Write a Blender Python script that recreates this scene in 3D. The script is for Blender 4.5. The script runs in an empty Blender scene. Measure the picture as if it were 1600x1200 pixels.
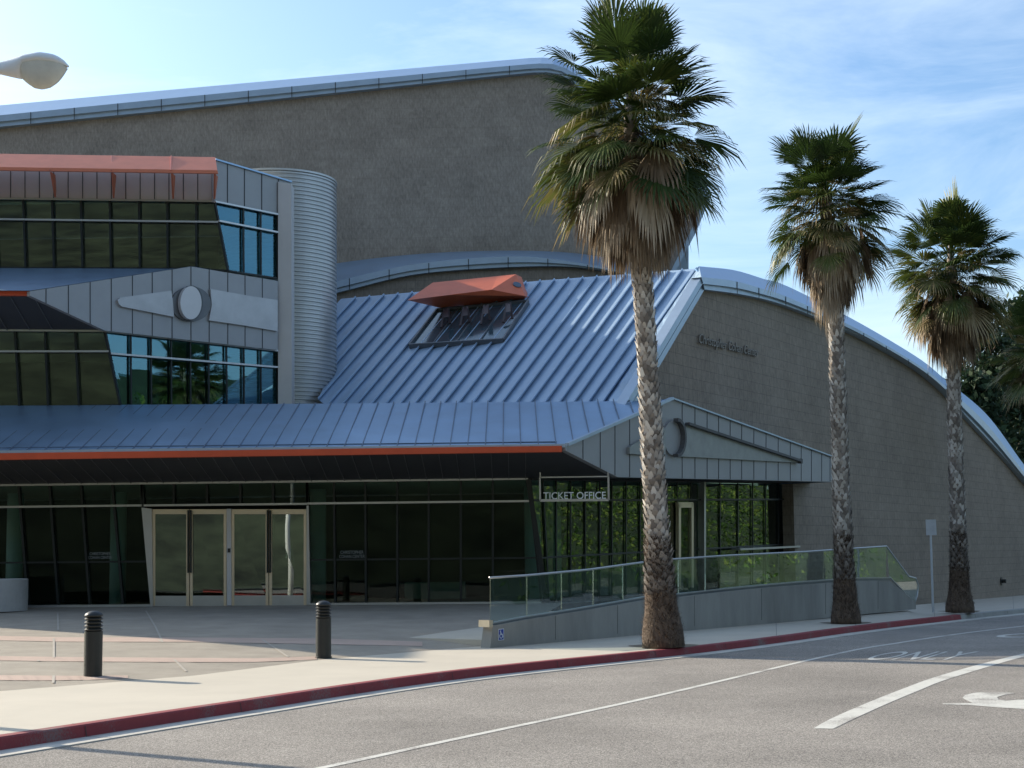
import bpy, math, random
import numpy as np
from mathutils import Vector, Matrix
C = bpy.context.scene.collection
SC = bpy.context.scene
# ---------------------------------------------------------------- camera
F, CX, HZ, CAMZ, ROLL = 2400.0, 800.0, 870.0, 1.63, 0.014
CAM = Vector((0, 0, CAMZ))
pit = math.atan((HZ - 600) / F)
f_ = Vector((0, math.cos(pit), math.sin(pit)))
u0 = Vector((0, -math.sin(pit), math.cos(pit)))
r0 = Vector((1, 0, 0))
r_ = (r0 * math.cos(ROLL) - u0 * math.sin(ROLL)).normalized()
u_ = (r0 * math.sin(ROLL) + u0 * math.cos(ROLL)).normalized()
cd = bpy.data.cameras.new('camera')
cd.sensor_width = 36; cd.lens = 36 * F / 1600; cd.clip_end = 3000; cd.clip_start = 0.1
cam = bpy.data.objects.new('camera', cd); C.objects.link(cam)
M = Matrix((r_, u_, -f_)).transposed().to_4x4(); M.translation = CAM
cam.matrix_world = M
SC.camera = cam
# ---------------------------------------------------------------- light
AZ, EL = math.radians(35), math.radians(24.2)      # azimuth from -X towards +Y
S = Vector((-math.cos(EL) * math.cos(AZ), math.cos(EL) * math.sin(AZ), math.sin(EL)))
sd = bpy.data.lights.new('sun', 'SUN'); sd.energy = 4.4; sd.angle = math.radians(0.5); sd.color = (1, .90, .74)
sun = bpy.data.objects.new('sun', sd); C.objects.link(sun)
sun.rotation_mode = 'QUATERNION'; sun.rotation_quaternion = S.to_track_quat('Z', 'Y'); sun.location = (-40, 40, 40)
W = bpy.data.worlds.new('World'); SC.world = W; W.use_nodes = True
nt = W.node_tree; nt.nodes.clear()
N = nt.nodes.new; L = nt.links.new
sky = N('ShaderNodeTexSky'); sky.sky_type = 'NISHITA'; sky.sun_disc = False
sky.sun_elevation = EL; sky.sun_rotation = -(math.pi / 2 - AZ)
sky.air_density = 1.0; sky.dust_density = 2.0; sky.ozone_density = 2.0
tc = N('ShaderNodeTexCoord'); mp = N('ShaderNodeMapping'); mp.inputs['Scale'].default_value = (1.2, 1.2, 5.0)
mp.inputs['Rotation'].default_value = (0.0, 0.22, 0.3)
nz = N('ShaderNodeTexNoise'); nz.inputs['Scale'].default_value = 2.6; nz.inputs['Detail'].default_value = 7; nz.inputs['Roughness'].default_value = .62; nz.inputs['Distortion'].default_value = .5
rp = N('ShaderNodeValToRGB'); rp.color_ramp.elements[0].position = .41; rp.color_ramp.elements[1].position = .80
rp.color_ramp.elements[0].color = (0, 0, 0, 1); rp.color_ramp.elements[1].color = (.55, .55, .55, 1)
mx = N('ShaderNodeMixRGB'); mx.inputs['Color2'].default_value = (6.4, 7.2, 7.7, 1)
bg = N('ShaderNodeBackground'); bg.inputs['Strength'].default_value = 0.12
out = N('ShaderNodeOutputWorld')
L(tc.outputs['Generated'], mp.inputs['Vector']); L(mp.outputs[0], nz.inputs['Vector']); L(nz.outputs['Fac'], rp.inputs[0])
L(rp.outputs[0], mx.inputs['Fac']); tn = N('ShaderNodeMixRGB'); tn.blend_type = 'MULTIPLY'; tn.inputs['Fac'].default_value = 1; tn.inputs['Color2'].default_value = (.86, 1.03, 1.16, 1)
L(sky.outputs[0], tn.inputs['Color1']); L(tn.outputs[0], mx.inputs['Color1']); L(mx.outputs[0], bg.inputs['Color']); L(bg.outputs[0], out.inputs[0])
SC.view_settings.view_transform = 'Standard'; SC.view_settings.look = 'None'
SC.view_settings.exposure = 0.72; SC.view_settings.gamma = 1.0; SC.view_settings.use_curve_mapping = False

# ---------------------------------------------------------------- projection helpers (pixel of the photo -> point on a real plane)
def ray(px, py):
    return (f_ * F + r_ * (px - CX) + u_ * (600 - py)) / F
def onY(px, py, Y):
    d = ray(px, py); return CAM + d * (Y / d.y)
def onZ(px, py, Z):
    d = ray(px, py); return CAM + d * ((Z - CAMZ) / d.z)
class Plane:
    def __init__(s, p, n, off=0):
        s.p = Vector(p); s.n = Vector(n).normalized(); s.off = off
    def at(s, px, py, off=0):
        d = ray(px, py); p = s.p + s.n * off
        return CAM + d * ((p - CAM).dot(s.n) / d.dot(s.n))
def vplane(x, y, deg):       # vertical plane through (x,y) running at deg from +X, normal towards the camera side
    a = math.radians(deg)
    return Plane((x, y, 0), (math.sin(a), -math.cos(a), 0))
def frontal(Y): return vplane(0, Y, 0)

# ---------------------------------------------------------------- materials
def newmat(name):
    m = bpy.data.materials.new(name); m.use_nodes = True
    return m, m.node_tree, m.node_tree.nodes['Principled BSDF']
def mat(name, col, rough=.6, metal=0, var=.12, scale=3.0, bump=0, bscale=40, coord='Object', spec=.5, stretch=None, rvar=0):
    m, t, b = newmat(name)
    b.inputs['Roughness'].default_value = rough; b.inputs['Metallic'].default_value = metal
    b.inputs['Specular IOR Level'].default_value = spec
    tc = t.nodes.new('ShaderNodeTexCoord'); mp = t.nodes.new('ShaderNodeMapping')
    if stretch: mp.inputs['Scale'].default_value = stretch
    t.links.new(tc.outputs[coord], mp.inputs['Vector'])
    n = t.nodes.new('ShaderNodeTexNoise'); n.inputs['Scale'].default_value = scale; n.inputs['Detail'].default_value = 6; n.inputs['Roughness'].default_value = .65
    t.links.new(mp.outputs[0], n.inputs['Vector'])
    r = t.nodes.new('ShaderNodeValToRGB'); r.color_ramp.elements[0].position = .3; r.color_ramp.elements[1].position = .7
    r.color_ramp.elements[0].color = tuple(c * (1 - var) for c in col) + (1,)
    r.color_ramp.elements[1].color = tuple(min(1, c * (1 + var)) for c in col) + (1,)
    t.links.new(n.outputs['Fac'], r.inputs[0]); t.links.new(r.outputs[0], b.inputs['Base Color'])
    if rvar:
        q = t.nodes.new('ShaderNodeMapRange'); q.inputs['To Min'].default_value = rough - rvar; q.inputs['To Max'].default_value = rough + rvar
        t.links.new(n.outputs['Fac'], q.inputs['Value']); t.links.new(q.outputs[0], b.inputs['Roughness'])
    if bump:
        n2 = t.nodes.new('ShaderNodeTexNoise'); n2.inputs['Scale'].default_value = bscale; n2.inputs['Detail'].default_value = 3
        t.links.new(mp.outputs[0], n2.inputs['Vector'])
        bp = t.nodes.new('ShaderNodeBump'); bp.inputs['Strength'].default_value = bump; bp.inputs['Distance'].default_value = .02
        t.links.new(n2.outputs['Fac'], bp.inputs['Height']); t.links.new(bp.outputs[0], b.inputs['Normal'])
    return m
def tile_mat(name, c1, c2, mortar, w, h, msize=.008, var=.35, sk=0):
    m, t, b = newmat(name); b.inputs['Roughness'].default_value = .8; b.inputs['Specular IOR Level'].default_value = .25
    uv = t.nodes.new('ShaderNodeUVMap'); br = t.nodes.new('ShaderNodeTexBrick')
    br.inputs['Scale'].default_value = 1; br.inputs['Brick Width'].default_value = w; br.inputs['Row Height'].default_value = h
    br.inputs['Mortar Size'].default_value = msize; br.offset = sk; br.inputs['Color1'].default_value = c1 + (1,); br.inputs['Color2'].default_value = c2 + (1,); br.inputs['Mortar'].default_value = mortar + (1,)
    t.links.new(uv.outputs[0], br.inputs['Vector'])
    n = t.nodes.new('ShaderNodeTexNoise'); n.inputs['Scale'].default_value = .5; n.inputs['Detail'].default_value = 8; n.inputs['Roughness'].default_value = .75
    t.links.new(uv.outputs[0], n.inputs['Vector'])
    br.inputs['Bias'].default_value = -.1
    n3 = t.nodes.new('ShaderNodeTexNoise'); n3.inputs['Scale'].default_value = 7; n3.inputs['Detail'].default_value = 4; n3.inputs['Roughness'].default_value = .8
    m3 = t.nodes.new('ShaderNodeMapping'); m3.inputs['Rotation'].default_value = (0, 0, .75); m3.inputs['Scale'].default_value = (1.8, .6, 1)
    t.links.new(uv.outputs[0], m3.inputs['Vector']); t.links.new(m3.outputs[0], n3.inputs['Vector'])
    av = t.nodes.new('ShaderNodeMix'); av.inputs[0].default_value = .62; t.links.new(n.outputs['Fac'], av.inputs[2]); t.links.new(n3.outputs['Fac'], av.inputs[3])
    mr = t.nodes.new('ShaderNodeMapRange'); mr.inputs['From Min'].default_value = .36; mr.inputs['From Max'].default_value = .64
    mr.inputs['To Min'].default_value = 1 - var; mr.inputs['To Max'].default_value = 1 + var * .6
    t.links.new(av.outputs[0], mr.inputs['Value'])
    vm = t.nodes.new('ShaderNodeVectorMath'); vm.operation = 'SCALE'
    t.links.new(br.outputs['Color'], vm.inputs[0]); t.links.new(mr.outputs[0], vm.inputs['Scale']); t.links.new(vm.outputs[0], b.inputs['Base Color'])
    bp = t.nodes.new('ShaderNodeBump'); bp.inputs['Strength'].default_value = .5; bp.inputs['Distance'].default_value = .01; bp.invert = True
    t.links.new(br.outputs['Fac'], bp.inputs['Height']); t.links.new(bp.outputs[0], b.inputs['Normal'])
    return m
def glass_mat(name, tint, refl=.12, wob=.02, gcol=(.88, .95, .93)):
    m = bpy.data.materials.new(name); m.use_nodes = True; t = m.node_tree; t.nodes.clear()
    tr = t.nodes.new('ShaderNodeBsdfTransparent'); tr.inputs[0].default_value = tint + (1,)
    gl = t.nodes.new('ShaderNodeBsdfGlossy'); gl.inputs['Roughness'].default_value = .01; gl.inputs['Color'].default_value = gcol + (1,)
    lw = t.nodes.new('ShaderNodeLayerWeight'); lw.inputs[0].default_value = .5
    fr = t.nodes.new('ShaderNodeMath'); fr.operation = 'POWER'; fr.inputs[1].default_value = 5; t.links.new(lw.outputs['Facing'], fr.inputs[0])
    ad = t.nodes.new('ShaderNodeMath'); ad.operation = 'ADD'; ad.inputs[1].default_value = refl + .04; ad.use_clamp = True
    mi = t.nodes.new('ShaderNodeMixShader'); o = t.nodes.new('ShaderNodeOutputMaterial')
    tc = t.nodes.new('ShaderNodeTexCoord'); n = t.nodes.new('ShaderNodeTexNoise'); n.inputs['Scale'].default_value = .8; n.inputs['Detail'].default_value = 1
    bp = t.nodes.new('ShaderNodeBump'); bp.inputs['Strength'].default_value = 1; bp.inputs['Distance'].default_value = wob
    t.links.new(tc.outputs['Object'], n.inputs['Vector']); bp.inputs['Distance'].default_value = wob * .07; t.links.new(n.outputs['Fac'], bp.inputs['Height']); t.links.new(bp.outputs[0], gl.inputs['Normal'])
    t.links.new(fr.outputs[0], ad.inputs[0]); t.links.new(ad.outputs[0], mi.inputs[0]); t.links.new(tr.outputs[0], mi.inputs[1]); t.links.new(gl.outputs[0], mi.inputs[2]); t.links.new(mi.outputs[0], o.inputs[0])
    return m
def worn_paint(name, col, under, cover=.42):
    m = mat(name, col, .75, 0, .1, 9, bump=.2, bscale=80); t = m.node_tree; b = t.nodes['Principled BSDF']
    src = b.inputs['Base Color'].links[0].from_socket
    tc = t.nodes.new('ShaderNodeTexCoord'); n = t.nodes.new('ShaderNodeTexNoise'); n.inputs['Scale'].default_value = 38; n.inputs['Detail'].default_value = 5; n.inputs['Roughness'].default_value = .75
    n2 = t.nodes.new('ShaderNodeTexNoise'); n2.inputs['Scale'].default_value = 1.6; ad = t.nodes.new('ShaderNodeMath'); ad.operation = 'ADD'
    t.links.new(tc.outputs['Object'], n.inputs['Vector']); t.links.new(tc.outputs['Object'], n2.inputs['Vector'])
    t.links.new(n.outputs['Fac'], ad.inputs[0]); t.links.new(n2.outputs['Fac'], ad.inputs[1])
    r = t.nodes.new('ShaderNodeValToRGB'); r.color_ramp.elements[0].position = cover; r.color_ramp.elements[1].position = cover + .1
    h = t.nodes.new('ShaderNodeMath'); h.operation = 'MULTIPLY'; h.inputs[1].default_value = .5; t.links.new(ad.outputs[0], h.inputs[0]); t.links.new(h.outputs[0], r.inputs[0])
    mi = t.nodes.new('ShaderNodeMixRGB'); mi.inputs['Color1'].default_value = under + (1,)
    t.links.new(r.outputs[0], mi.inputs[0]); t.links.new(src, mi.inputs['Color2']); t.links.new(mi.outputs[0], b.inputs['Base Color'])
    return m
def tint_mat(name, cols, rough=.6, spec=.4, trans=0):     # colour ramp driven by the per-leaf attribute 'tint'
    m, t, b = newmat(name); b.inputs['Roughness'].default_value = rough; b.inputs['Specular IOR Level'].default_value = spec
    a = t.nodes.new('ShaderNodeAttribute'); a.attribute_name = 'tint'
    r = t.nodes.new('ShaderNodeValToRGB'); cr = r.color_ramp
    while len(cr.elements) < len(cols): cr.elements.new(.5)
    for i, (p, c) in enumerate(cols): cr.elements[i].position = p; cr.elements[i].color = c + (1,)
    t.links.new(a.outputs['Fac'], r.inputs[0]); t.links.new(r.outputs[0], b.inputs['Base Color'])
    if trans:
        tl = t.nodes.new('ShaderNodeBsdfTranslucent'); mi = t.nodes.new('ShaderNodeMixShader'); mi.inputs[0].default_value = trans
        t.links.new(r.outputs[0], tl.inputs[0]); o = t.nodes['Material Output']
        t.links.new(b.outputs[0], mi.inputs[1]); t.links.new(tl.outputs[0], mi.inputs[2]); t.links.new(mi.outputs[0], o.inputs[0])
    return m
def asphalt_mat(name, base, spk):
    m, t, b = newmat(name); b.inputs['Roughness'].default_value = .85; b.inputs['Specular IOR Level'].default_value = .3
    tc = t.nodes.new('ShaderNodeTexCoord')
    v = t.nodes.new('ShaderNodeTexVoronoi'); v.inputs['Scale'].default_value = spk
    n = t.nodes.new('ShaderNodeTexNoise'); n.inputs['Scale'].default_value = .35; n.inputs['Detail'].default_value = 8; n.inputs['Roughness'].default_value = .6
    t.links.new(tc.outputs['Object'], v.inputs['Vector']); t.links.new(tc.outputs['Object'], n.inputs['Vector'])
    sx = t.nodes.new('ShaderNodeSeparateColor'); t.links.new(v.outputs['Color'], sx.inputs[0])
    r = t.nodes.new('ShaderNodeValToRGB'); cr = r.color_ramp; cr.elements.new(.5)
    for i, (p, k) in enumerate([(0, .35), (.5, .95), (1, 1.9)]): cr.elements[i].position = p; cr.elements[i].color = tuple(c * k for c in base) + (1,)
    t.links.new(sx.outputs[0], r.inputs[0])
    mr = t.nodes.new('ShaderNodeMapRange'); mr.inputs['From Min'].default_value = .3; mr.inputs['From Max'].default_value = .7; mr.inputs['To Min'].default_value = .76; mr.inputs['To Max'].default_value = 1.18
    t.links.new(n.outputs['Fac'], mr.inputs['Value'])
    vm = t.nodes.new('ShaderNodeVectorMath'); vm.operation = 'SCALE'
    t.links.new(r.outputs[0], vm.inputs[0]); t.links.new(mr.outputs[0], vm.inputs['Scale']); t.links.new(vm.outputs[0], b.inputs['Base Color'])
    bp = t.nodes.new('ShaderNodeBump'); bp.inputs['Strength'].default_value = .5; bp.inputs['Distance'].default_value = .006
    t.links.new(v.outputs['Distance'], bp.inputs['Height']); t.links.new(bp.outputs[0], b.inputs['Normal'])
    return m

ZINC = mat('zinc_roofing', (.32, .45, .60), .38, .75, .08, 1.2, rvar=.08)
ZINC2 = mat('zinc_roof_ribs', (.35, .47, .61), .42, .12, .08, .9, rvar=.08)
CLAD = mat('grey_panel_cladding', (.36, .36, .36), .5, .25, .07, .8, rvar=.06)
CLADW = mat('pale_panel_cladding', (.60, .58, .57), .4, .25, .06, .8)
CLADE = mat('emblem_panel_metal', (.47, .465, .465), .38, .3, .1, 1.5)
TRIM = mat('pale_metal_trim', (.42, .51, .60), .4, .5, .06, 2)
JOINT = mat('dark_joint', (.05, .055, .06), .6, .2, .1)
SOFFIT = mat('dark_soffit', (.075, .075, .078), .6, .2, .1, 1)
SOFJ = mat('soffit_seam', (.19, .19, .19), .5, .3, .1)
RED = mat('red_orange_paint', (.68, .095, .03), .45, 0, .08, 2)
RED2 = mat('salmon_paint', (.72, .22, .12), .5, 0, .08, 2)  # paler and pinker than the red-orange of the stripes
CORR = mat('corrugated_metal', (.50, .50, .49), .38, .6, .06, 1)
TILE = tile_mat('square_stone_tiles', (.345, .28, .215), (.31, .252, .195), (.25, .205, .162), .32, .32, .010, .34)
TILE2 = tile_mat('mottled_stone_wall', (.40, .335, .272), (.372, .31, .252), (.345, .288, .235), .5, .42, .006, .40)
MULL = mat('dark_mullion', (.016, .02, .02), .4, .3, .1)
ALU = mat('aluminium', (.5, .5, .5), .35, .8, .05)
STEEL = mat('warm_lit_stainless', (.72, .60, .44), .34, .6, .05)  # warm base colour stands in for the sunlit plaza's reflection
GLASS = glass_mat('tinted_glass', (.62, .72, .67), -.024)
GLASSU = glass_mat('upper_glass', (.68, .76, .69), .04)
GLASST = glass_mat('ticket_glass', (.6, .72, .67), .06)
GLASSB = glass_mat('side_glass', (.50, .68, .72), .12, .02, (.40, .72, .85))
GLASSR = glass_mat('rail_glass', (.84, .92, .91), .18, .01)
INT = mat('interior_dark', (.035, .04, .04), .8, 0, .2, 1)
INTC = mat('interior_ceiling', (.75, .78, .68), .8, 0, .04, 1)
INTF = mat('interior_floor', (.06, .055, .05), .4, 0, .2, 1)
INTCOL = mat('interior_column', (.50, .60, .62), .6, 0, .05, 1)
CONC = mat('ramp_concrete', (.30, .29, .26), .85, 0, .18, 1.6, bump=.15, bscale=20, stretch=(1, 1, .25))
WALK = mat('sidewalk_concrete', (.52, .465, .375), .85, 0, .07, .6, bump=.12, bscale=60)
PLAZA = mat('plaza_aggregate', (.33, .285, .225), .85, 0, .16, 1.3, bump=.3, bscale=120)
PINK = mat('plaza_pink_band', (.47, .345, .275), .85, 0, .10, 1.5, bump=.2, bscale=100)
KERBRED = worn_paint('kerb_red_paint', (.25, .034, .038), (.20, .12, .11), .36)
KERBGREY = mat('kerb_concrete', (.35, .34, .31), .85, 0, .15, 2)
GUTTER = mat('gutter_concrete', (.52, .49, .43), .85, 0, .15, 2)
ASPH = asphalt_mat('asphalt', (.27, .243, .212), 120)
PAINT = worn_paint('road_paint_white', (.60, .58, .52), (.27, .24, .21), .37)
BLACK = mat('bollard_black', (.018, .02, .019), .42, 0, .15, 5)
LAMPM = mat('lamp_housing', (.85, .86, .86), .4, 0, .04, 3)
LENS = mat('lamp_lens', (.70, .69, .62), .25, 0, .08, 6)
GRASS = mat('grass_ground', (.02, .035, .012), .9, 0, .5, .25)
HEDGE = tint_mat('hedge_leaf', [(0, (.012, .03, .006)), (.5, (.075, .15, .026)), (1, (.26, .31, .07))], .7, .2, .1)
BROWNHILL = mat('dry_hill', (.060, .072, .040), .9, 0, .95, .16)
DIRT = mat('ground_soil', (.16, .13, .09), .9, 0, .3, .3)

# ---------------------------------------------------------------- mesh builder
class MB:
    def __init__(s): s.v = []; s.f = []; s.t = []; s.ct = None
    def add(s, pts):
        i = len(s.v); s.v += [tuple(p) for p in pts]; return i
    def face(s, pts):
        i = s.add(pts); s.f.append(tuple(range(i, i + len(pts))))
        if s.ct is not None: s.t.append(s.ct)
        return s
    def prism(s, front, vec):
        vec = Vector(vec); n = len(front); i = s.add(front); j = s.add([Vector(p) + vec for p in front])
        s.f.append(tuple(range(i, i + n))); s.f.append(tuple(range(j + n - 1, j - 1, -1)))
        for k in range(n):
            l = (k + 1) % n; s.f.append((i + l, i + k, j + k, j + l))
        return s
    def beam(s, a, b, w, d, n):      # box from a to b, width w across, depth d centred along n
        a = Vector(a); b = Vector(b); n = Vector(n).normalized(); t = (b - a).normalized(); c = t.cross(n).normalized(); n = c.cross(t).normalized()
        q = [(-1, -1), (1, -1), (1, 1), (-1, 1)]
        s.prism([a + c * (w / 2 * x) + n * (d / 2 * y) for x, y in q], b - a); return s
    def box(s, x0, x1, y0, y1, z0, z1):
        s.prism([(x0, y0, z0), (x1, y0, z0), (x1, y0, z1), (x0, y0, z1)], (0, y1 - y0, 0)); return s
    def tube(s, path, rad, n=10, cap=True):
        path = [Vector(p) for p in path]; rings = []
        for k, p in enumerate(path):
            t = (path[min(k + 1, len(path) - 1)] - path[max(k - 1, 0)]).normalized()
            a = t.cross(Vector((0, 1, 0)) if abs(t.y) < .9 else Vector((1, 0, 0))).normalized(); b = t.cross(a)
            r = rad[k] if hasattr(rad, '__len__') else rad
            rings.append(s.add([p + (a * math.cos(2 * math.pi * q / n) + b * math.sin(2 * math.pi * q / n)) * r for q in range(n)]))
        for i, j in zip(rings, rings[1:]):
            for q in range(n): s.f.append((i + q, i + (q + 1) % n, j + (q + 1) % n, j + q))
        if cap: s.f.append(tuple(range(rings[0] + n - 1, rings[0] - 1, -1))); s.f.append(tuple(range(rings[-1], rings[-1] + n)))
        return s
    def lathe(s, c, prof, n=32, cap=True):
        c = Vector(c); rings = [s.add([c + Vector((r * math.cos(2 * math.pi * q / n), r * math.sin(2 * math.pi * q / n), z)) for q in range(n)]) for r, z in prof]
        for i, j in zip(rings, rings[1:]):
            for q in range(n): s.f.append((i + q, i + (q + 1) % n, j + (q + 1) % n, j + q))
        if cap: s.f.append(tuple(range(rings[0] + n - 1, rings[0] - 1, -1))); s.f.append(tuple(range(rings[-1], rings[-1] + n)))
        return s
    def ribbon(s, A, B):
        n = len(A); i = s.add(A); j = s.add(B)
        for k in range(n - 1): s.f.append((i + k, i + k + 1, j + k + 1, j + k))
        return s
    def build(s, name, m, parent=None, smooth=False, bevel=0, mats=None, fm=None):
        if getattr(s, 'sep', None):
            for q in s.sep: MB().beam(*q).build(name, m, parent)
            if not s.f: return None
        me = bpy.data.meshes.new(name)
        v = np.array(s.v, dtype=float)
        off = Vector((0, 0, 0))
        if parent is not None:
            off = worldloc(parent); v = v - np.array(off)
        me.from_pydata(v.tolist(), [], s.f); me.update()
        for mm in (mats or [m]): me.materials.append(mm)
        if fm: me.polygons.foreach_set('material_index', fm)
        if smooth: me.polygons.foreach_set('use_smooth', [True] * len(me.polygons))
        uv = me.uv_layers.new(name='UVMap')
        if len(s.f) < 20000 and len(s.f) > 0:
            buf = np.zeros((len(me.loops), 2))
            for p in me.polygons:
                n = p.normal
                if abs(n.z) < .7:
                    l = math.hypot(n.x, n.y) or 1; tx, ty = -n.y / l, n.x / l
                    if tx < 0: tx, ty = -tx, -ty
                    for li in p.loop_indices:
                        q = me.vertices[me.loops[li].vertex_index].co; buf[li] = (q.x * tx + q.y * ty, q.z)
                else:
                    for li in p.loop_indices:
                        q = me.vertices[me.loops[li].vertex_index].co; buf[li] = (q.x, q.y)
            uv.data.foreach_set('uv', buf.ravel())
        if s.t:
            a = me.attributes.new('tint', 'FLOAT', 'FACE'); a.data.foreach_set('value', s.t)
        o = bpy.data.objects.new(name, me); C.objects.link(o)
        if parent is not None: o.parent = parent
        if bevel:
            b = o.modifiers.new('bevel', 'BEVEL'); b.width = bevel; b.segments = 2; b.limit_method = 'ANGLE'
        return o
def worldloc(o):
    l = Vector(o.location)
    while o.parent: o = o.parent; l = l + Vector(o.location)
    return l
def tag(o, label, cat=None, group=None, kind=None):
    if label: o['label'] = label
    if cat: o['category'] = cat
    if group: o['group'] = group
    if kind: o['kind'] = kind
    return o
def thing(name, loc, label, cat, group=None):
    o = bpy.data.objects.new(name, None); C.objects.link(o); o.location = loc; o.empty_display_size = .2
    return tag(o, label, cat, group)
def struct(o): o['kind'] = 'structure'; return o
def smooth_poly(pts, n=40):
    pts = np.array(pts, float); d = np.r_[0, np.cumsum(np.hypot(*np.diff(pts, axis=0).T))]; d /= d[-1]
    P = np.vstack([2 * pts[0] - pts[1], pts, 2 * pts[-1] - pts[-2]]); res = []
    for t in np.linspace(0, 1, n):
        k = min(max(np.searchsorted(d, t, 'right') - 1, 0), len(d) - 2); u = (t - d[k]) / (d[k + 1] - d[k])
        p0, p1, p2, p3 = P[k:k + 4]
        res.append(.5 * (2 * p1 + (p2 - p0) * u + (2 * p0 - 5 * p1 + 4 * p2 - p3) * u * u + (3 * p1 - p0 - 3 * p2 + p3) * u ** 3))
    return [tuple(r) for r in res]
def interp_y(poly, x):
    xs = [p[0] for p in poly]; ys = [p[1] for p in poly]
    return float(np.interp(x, xs, ys))
def text_mesh(name, txt, O, U, V, m, parent=None, depth=.0, nrm=None, shear=0.0, offset=0.0):
    cu = bpy.data.curves.new(name, 'FONT'); cu.body = txt; cu.size = 1; cu.shear = shear; cu.offset = offset
    cu.extrude = .5 if depth else 0
    o = bpy.data.objects.new(name, cu); C.objects.link(o)
    bpy.context.view_layer.update()
    me = bpy.data.meshes.new_from_object(o.evaluated_get(bpy.context.evaluated_depsgraph_get()))
    bpy.data.objects.remove(o)
    co = np.array([v.co[:] for v in me.vertices]); mn = co.min(0); mxx = co.max(0)
    U = Vector(U); V = Vector(V); O = Vector(O); nn = (Vector(nrm) if nrm else U.cross(V)).normalized()
    off = worldloc(parent) if parent else Vector((0, 0, 0))
    for v in me.vertices:
        a = (v.co.x - mn[0]) / (mxx[0] - mn[0]); b = (v.co.y - mn[1]) / (mxx[1] - mn[1]); c = v.co.z * depth
        v.co = O + U * a + V * b + nn * c - off
    me.materials.clear(); me.materials.append(m)
    q = bpy.data.objects.new(name, me); C.objects.link(q)
    if parent: q.parent = parent
    return q
rnd = random.Random(7)

# ================================================================ GROUND, ROAD, PAVEMENTS
g = MB(); g.face([(-900, -900, -1.0), (900, -900, -1.0), (900, 900, -1.0), (-900, 900, -1.0)])
struct(g.build('ground', DIRT))
ZR = -0.13
kerb_px = [(-160, 1176), (0, 1152), (350, 1100), (700, 1050), (1060, 1013), (1210, 995.6), (1307, 982.5), (1394, 972), (1487, 962), (1525, 958), (1600, 951)]
kerb = [onZ(x, y, 0) for x, y in smooth_poly(kerb_px, 70)]
d = (kerb[0] - kerb[1]).normalized(); kerb = [kerb[0] + d * 30] + kerb
d = (kerb[-1] - kerb[-2]).normalized(); kerb = kerb + [kerb[-1] + d * 25, kerb[-1] + d * 60]
def offs(poly, w, z=None):
    r = []
    for i, p in enumerate(poly):
        t = (poly[min(i + 1, len(poly) - 1)] - poly[max(i - 1, 0)]); t.z = 0; t.normalize(); n = Vector((t.y, -t.x, 0))
        q = p + n * w
        if z is not None: q.z = z
        r.append(q)
    return r
# road surface
far = [Vector((-60, -14, ZR)), Vector((70, -14, ZR)), Vector((95, 60, ZR)), Vector((110, 120, ZR))]
gut = offs(kerb, .36, ZR)
n = len(gut); fx = []
for i in range(n):
    t = i / (n - 1) * 3; k = min(int(t), 2); fx.append(far[k].lerp(far[k + 1], t - k))
rd = MB().ribbon(gut, fx).build('road', ASPH); struct(rd)
gt = MB().ribbon(offs(kerb, .02, ZR + .012), offs(kerb, .36, ZR + .012)); gt.ribbon(offs(kerb, .36, ZR + .012), offs(kerb, .36, ZR - .01))
struct(gt.build('gutter', GUTTER))
# kerb : red run, then bare concrete
xs = [i for i, p in enumerate(kerb)]
cut = min(range(len(kerb)), key=lambda i: (kerb[i] - onZ(1497, 961.5, 0)).length)
def kerb_mesh(pl):
    m = MB(); a = offs(pl, -.16, .003); b = offs(pl, -.012, .003); c = offs(pl, .006, -.012); e = offs(pl, .03, ZR - .02)
    m.ribbon(a, b); m.ribbon(b, c); m.ribbon(c, e); return m
struct(kerb_mesh(kerb[:cut + 1]).build('kerb', KERBRED)); struct(kerb_mesh(kerb[cut:]).build('kerb', KERBGREY))

kj = MB(); cuts = MB(); run = 0
for a, b in zip(kerb[1:], kerb[2:]):
    run += (b - a).length
    if run > 2.4:
        run = 0; t = (b - a); t.z = 0; t.normalize(); n = Vector((t.y, -t.x, 0)); w = t * .006
        kj.face([a - n * .16 - w + Vector((0, 0, .006)), a - n * .16 + w + Vector((0, 0, .006)), a + n * .008 + w + Vector((0, 0, -.005)), a + n * .008 - w + Vector((0, 0, -.005))])
        kj.face([a + n * .012 - w + Vector((0, 0, -.012)), a + n * .012 + w + Vector((0, 0, -.012)), a + n * .036 + w + Vector((0, 0, ZR + .004)), a + n * .036 - w + Vector((0, 0, ZR + .004))])
        kj.face([a + n * .04 - w + Vector((0, 0, ZR + .016)), a + n * .04 + w + Vector((0, 0, ZR + .016)), a + n * .355 + w + Vector((0, 0, ZR + .016)), a + n * .355 - w + Vector((0, 0, ZR + .016))])
struct(kj.build('kerb_joint', mat('kerb_joint_dark', (.07, .06, .055), .9)))
# planes of the building
W2 = vplane(3.16, 41.0, 59); RAMP = vplane(-.437, 28.1, 52)
G1 = frontal(38.4)
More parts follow.
